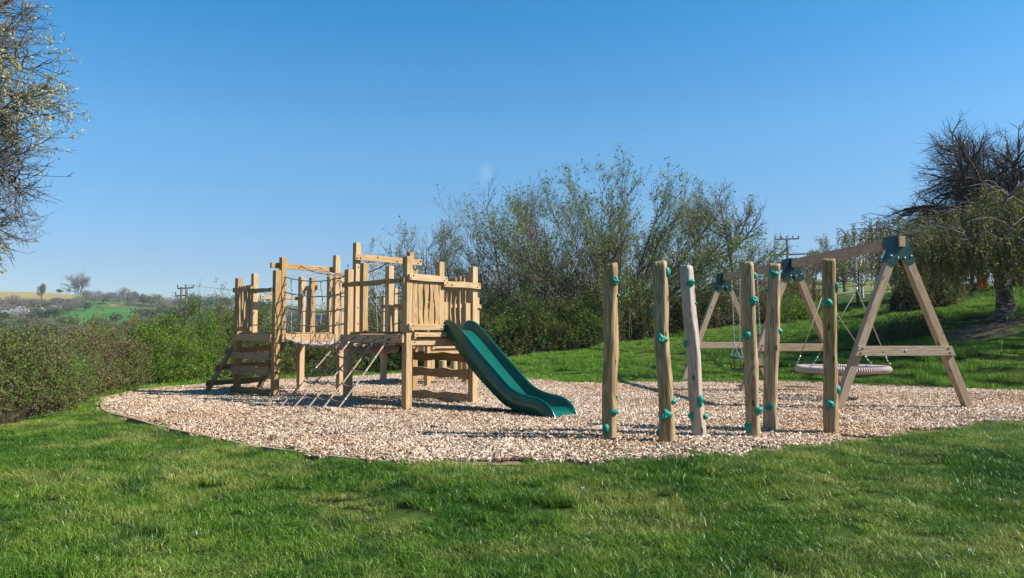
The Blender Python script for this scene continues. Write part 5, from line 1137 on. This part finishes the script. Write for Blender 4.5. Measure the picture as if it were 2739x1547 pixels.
# ------------------------------------------------------------------ far trees, each one standing on the hillside
M['far_grey'] = leafy('far_bare_twigs', [(.10, .08, .065), (.16, .13, .105), (.21, .175, .145), (.27, .23, .2)], None, .25, .8, .02)
M['far_green'] = leafy('far_green', [(.035, .06, .015), (.06, .095, .022), (.09, .13, .03), (.14, .17, .05)], None, .3, .7, .02)
M['far_olive'] = leafy('far_olive', [(.07, .075, .03), (.11, .11, .04), (.16, .155, .06), (.22, .2, .1)], None, .3, .7, .02)
M['far_white'] = leafy('far_blossom', [(.2, .19, .16), (.34, .33, .3), (.5, .49, .46), (.62, .6, .58)], None, .3, .8, .02)
M['far_dark'] = leafy('far_conifer', [(.012, .028, .014), (.02, .045, .02), (.035, .06, .028)], None, .1, .8, .02)
def crown_pts(seed, N, rx, rz, zc, lumps=9, cone=False):
    g = np.random.default_rng(seed); c = g.normal(0, 1, (lumps, 3)); c /= np.linalg.norm(c, axis=1, keepdims=True); c *= g.uniform(.35, .72, (lumps, 1)); c[:, 2] = np.abs(c[:, 2])*.9-.25; r = g.uniform(.25, .42, lumps)
    k = g.integers(0, lumps, N); d = g.normal(0, 1, (N, 3)); d /= np.linalg.norm(d, axis=1, keepdims=True); P = c[k]+d*(r[k]*g.uniform(.6, 1.08, N)**.6)[:, None]
    if cone: h = g.uniform(0, 1, N)**1.3; a = g.uniform(0, 6.28, N); P = np.stack([np.cos(a)*(1-h)*.55*g.uniform(.6, 1.1, N), np.sin(a)*(1-h)*.55*g.uniform(.6, 1.1, N), h*2-1], -1)
    return P*np.array([rx, rx, rz])+np.array([0, 0, zc])
def far_proto(kind, seed):
    m = {'grey': 'far_grey', 'green': 'far_green', 'olive': 'far_olive', 'white': 'far_white', 'dark': 'far_dark'}[kind]
    cr = leaf_mesh('far_crown', crown_pts(seed, 1500, 1, .62, .62, 11, kind == 'dark'), .085 if kind != 'grey' else .075, M[m], seed, 1.2 if kind != 'grey' else 2.6)
    g = np.random.default_rng(seed); br = [(np.array([[0, 0, -.12], [.01, 0, .2], [0, .01, .5], [.02, 0, .95]]), np.array([.06, .045, .035, .008]))]
    for i in range(14): a = g.uniform(0, 6.28); t0 = g.uniform(.1, .5); L = g.uniform(.4, .8); br.append((np.array([[0, 0, t0], [math.cos(a)*L*.4, math.sin(a)*L*.4, t0+.3*L], [math.cos(a)*L*.75, math.sin(a)*L*.75, t0+.62*L], [math.cos(a)*L, math.sin(a)*L, t0+.8*L]]), np.array([.02, .014, .008, .003])))
    return cr, tubes_mesh('far_trunk', br, 4, [M['greybark']])
protos = {}; 
for kind in ('grey', 'green', 'olive', 'white', 'dark'): protos[kind] = [far_proto(kind, 300+i*7+len(kind)) for i in range(3)]
FLAB = {'grey': ('leafless grey brown tree in the distant wood on the hillside', 'leafless trees of the distant hillside'), 'green': ('rounded green tree on the distant hillside', 'green trees of the distant hillside'), 'olive': ('pale olive tree just coming into leaf in the valley beyond the hedge', 'olive trees of the valley'),
        'white': ('white blossoming tree on the distant hillside', 'blossoming trees of the distant hillside'), 'dark': ('dark evergreen tree in the valley beyond the hedge', 'dark evergreens of the valley')}
fr_ = random.Random(77)
def far_tree(px, Y, w, h, kind, label=None, group=None):
    x = at(px, 898, Y).x; z = gz(x, Y); cr, tk = fr_.choice(protos[kind]); lb, gp = FLAB[kind]
    r = thing({'grey': 'bare_tree', 'green': 'leafy_tree', 'olive': 'budding_tree', 'white': 'blossom_tree', 'dark': 'evergreen_tree'}[kind], label or lb, 'tree', (x, Y, z), group if label else gp); r.scale = (w/2, w/2, h/1.25); r.rotation_euler.z = fr_.uniform(0, 6.28)
    for nm_, me_ in (('crown', cr), ('trunk', tk)):
        o = bpy.data.objects.new(nm_, me_); COL.objects.link(o); o.parent = r
def off_to_Y(px, off):      # where on the hillside the ground stands that high above the eye
    az = math.atan((px-CXP)/FPX); best = None
    for Y_ in np.arange(150, 620, 6):
        x = (px-CXP)/FPX*Y_; o = (gz(x, Y_)-EYE)*FPX/Y_
        if o >= off: return Y_
    return 560
# skyline row and wooded slopes (px, height of the foot above the horizon, width m, height m, kind)
rows = []
for px in range(222, 420, 13): rows.append((px+fr_.uniform(-5, 5), 88+fr_.uniform(-6, 6) if px < 330 else 80+fr_.uniform(-5, 5), fr_.uniform(8, 13), fr_.uniform(7, 12), fr_.choice(['grey', 'grey', 'grey', 'olive'])))
for px in range(415, 700, 15): rows.append((px+fr_.uniform(-6, 6), 70+fr_.uniform(-8, 8), fr_.uniform(8, 13), fr_.uniform(7, 11), fr_.choice(['grey', 'grey', 'olive', 'olive', 'green', 'white'])))
for px in range(-20, 225, 11): rows.append((px+fr_.uniform(-5, 5), 68+fr_.uniform(-6, 10), fr_.uniform(8, 13), fr_.uniform(5, 8), fr_.choice(['grey', 'grey', 'grey', 'green' if px > 120 else 'grey'])))
for px in range(-20, 190, 10): rows.append((px+fr_.uniform(-5, 5), 44+fr_.uniform(-8, 12), fr_.uniform(7, 11), fr_.uniform(4.5, 7.5), fr_.choice(['grey', 'white', 'olive', 'green', 'olive'] if px > 40 else ['grey', 'white', 'grey'])))
for px in range(370, 720, 14): rows.append((px+fr_.uniform(-6, 6), 44+fr_.uniform(-10, 12), fr_.uniform(7, 10), fr_.uniform(5, 8), fr_.choice(['grey', 'olive', 'olive', 'green'])))
for px in range(600, 700, 13): rows.append((px, 62+fr_.uniform(-4, 4), 7, 5, 'white'))
for px in range(-10, 700, 20): rows.append((px+fr_.uniform(-8, 8), 14+fr_.uniform(-14, 12), fr_.uniform(5, 8), fr_.uniform(4, 6.5), fr_.choice(['grey', 'olive', 'olive', 'green'])))
for px in range(-10, 760, 17): rows.append((px+fr_.uniform(-8, 8), -8+fr_.uniform(-16, 14), fr_.uniform(6, 9), fr_.uniform(3.5, 6), fr_.choice(['grey', 'olive', 'olive', 'olive', 'green'])))
for px in range(760, 1500, 30): rows.append((px+fr_.uniform(-10, 10), 28+fr_.uniform(-6, 8), fr_.uniform(8, 13), fr_.uniform(6, 10), fr_.choice(['grey', 'olive', 'grey', 'green'])))
for px, off, w, h, kd in rows: far_tree(px, off_to_Y(px, off), w, h, kd)
far_tree(107, 430, 5.5, 15, 'olive', 'thin pale green poplar standing alone against the tan field'); far_tree(155, 520, 6, 4, 'green', 'single small dark bush on the ridge line of the tan field')
for i, (px, Y, w, h, kd, lb) in enumerate(((85, 62, 4.2, 3.4, 'grey', 'brown rounded tree in the valley just above the left hedge'), (200, 52, 3.8, 2.9, 'olive', 'pale willow bush rising above the brown part of the left hedge'), (262, 48, 3.8, 2.9, 'olive', 'second pale willow bush above the brown hedge, nearer the bright bush'),
                     (330, 60, 4.2, 3.3, 'grey', 'grey leafless thicket above the bright green bush'), (590, 50, 4.5, 3.4, 'olive', 'olive thicket beside the corner of the leftmost tower'), (445, 70, 3.2, 4.6, 'dark', 'small dark fir at the foot of the double utility pole'),
                     (30, 48, 4.0, 2.2, 'olive', 'low olive bush above the far left hedge'), (145, 80, 4.5, 3.2, 'green', 'round green valley tree above the far left hedge'), (690, 60, 5, 4, 'olive', 'olive valley tree seen between the posts of the leftmost tower'), (900, 60, 5.5, 4, 'grey', 'grey valley tree seen through the rope tunnel'), (540, 62, 4.6, 3.6, 'green', 'green valley tree between the bright bush and the leftmost tower'))): far_tree(px, Y, w, h, kd, lb)
for k_, px in enumerate(range(2165, 2400, 26)): far_tree(px+fr_.uniform(-6, 6), 78+fr_.uniform(-6, 8), fr_.uniform(3.5, 5.5), fr_.uniform(2.6, 4.2), ('grey', 'olive', 'grey')[k_ % 3], '%s tree in the row across the field beyond the fence' % ('bare brown', 'thin olive', 'bare brown')[k_ % 3], '%s trees beyond the fence' % ('bare', 'olive', 'bare')[k_ % 3])
# the big bare tree alone on the ridge
lx, lY = at(205, 898, 590).x, 590; lz = gz(lx, lY)
cfg = [dict(n=0, len=14, ang=0, seg=5, wig=.03, up=.03, r=.75, tap=.3), dict(n=12, len=11, ang=52, seg=5, wig=.07, up=.03, r=.35, **{'from': .22}), dict(n=8, len=5, ang=42, seg=4, wig=.08, up=.02, r=.16, **{'from': .25}), dict(n=6, len=2.6, ang=42, seg=3, wig=.1, up=.02, r=.09, **{'from': .1}), dict(n=3, len=1.4, ang=40, seg=2, wig=.1, up=.02, r=.1, **{'from': .1})]
gr = Grow(8, cfg, 3)
for k in range(3): gr.branch((lx+(k-1)*1.2, lY, lz-.5), ((k-1)*.13, 0, 1), 15, .6, 0)
inst_tree('bare_tree', 'large bare tree standing alone on the ridge at the far left', 'tree', (lx, lY, lz), gr, M['tanbark'], 2)

# ------------------------------------------------------------------ small things on the lawn
M['leaf_dead'] = plain('dead_leaf', (.42, .17, .03), .7, .2); M['feather'] = plain('pale_petal', (.75, .77, .8), .6, .3)
def litter(px, py, s, m, nm_, lb, cat):
    p = on(px, py, -.1); 
    for _ in range(6): p = on(px, py, gz(p.x, p.y)+.05)
    g = random.Random(px); mb = MB(); n_ = 9; vs = [p+Vector((0, 0, .004))]
    for i in range(n_): a = 6.283*i/n_; r_ = s*(.55+.45*abs(math.cos(a*2+g.random()))); vs.append(p+Vector((math.cos(a)*r_, math.sin(a)*r_*.6, .012*math.sin(a*3+1)+g.uniform(0, .01))))
    vs2 = [v-Vector((0, 0, .002)) for v in vs]; k = len(vs); fs = [(0, 1+i, 1+(i+1) % n_) for i in range(n_)]+[(k, k+1+(i+1) % n_, k+1+i) for i in range(n_)]+[(1+i, k+1+i, k+1+(i+1) % n_, 1+(i+1) % n_) for i in range(n_)]
    mb._add(vs+vs2, fs, 0, [tuple(v) for v in vs+vs2]); mb.build(nm_, m, label=lb, cat=cat)
litter(1901, 1264, .03, M['leaf_dead'], 'dead_leaf', 'small orange dead leaf lying on the lawn below the grey climbing pole', 'leaf')
litter(525, 1426, .009, M['feather'], 'white_petal', 'tiny white petal on the lawn at the left', 'petal')
litter(2594, 1474, .009, M['feather'], 'white_petal', 'tiny white petal near the bottom right corner of the lawn', 'petal')
litter(1558, 1306, .012, M['feather'], 'white_petal', 'tiny white petal on the lawn below the first climbing pole', 'petal')

# the air over the valley
hb = bpy.data.meshes.new('haze'); xs_, ys_, zs_ = (-900, 900), (-60, 900), (-34, 85)
hb.from_pydata([(x, y, z) for x in xs_ for y in ys_ for z in zs_], [], [(0, 1, 3, 2), (4, 6, 7, 5), (0, 4, 5, 1), (2, 3, 7, 6), (0, 2, 6, 4), (1, 5, 7, 3)])
hm = bpy.data.materials.new('haze'); hm.use_nodes = True; hm.node_tree.nodes.clear(); ho = hm.node_tree.nodes.new('ShaderNodeOutputMaterial'); hv = hm.node_tree.nodes.new('ShaderNodeVolumePrincipled')
hv.inputs['Color'].default_value = (.78, .88, 1, 1); hv.inputs['Density'].default_value = .0003; hv.inputs['Anisotropy'].default_value = .3; hm.node_tree.links.new(hv.outputs[0], ho.inputs['Volume']); hb.materials.append(hm)
tag(link('haze', hb), kind='stuff')

g = np.random.default_rng(31); D_ = []
while len(D_) < 70:
    x, y = g.uniform(-1, 16), g.uniform(16, 27)
    if pit_dist(x, y)[0] > .5 and abs(x) < y*.7: D_.append((x, y, gz(x, y)+.075))
M['daisy'] = plain('daisy_white', (.8, .8, .78), .6, .2)
tag(link('daisies', leaf_mesh('daisies', np.array(D_), .03, M['daisy'], 2, 1.0, 3)), kind='stuff')
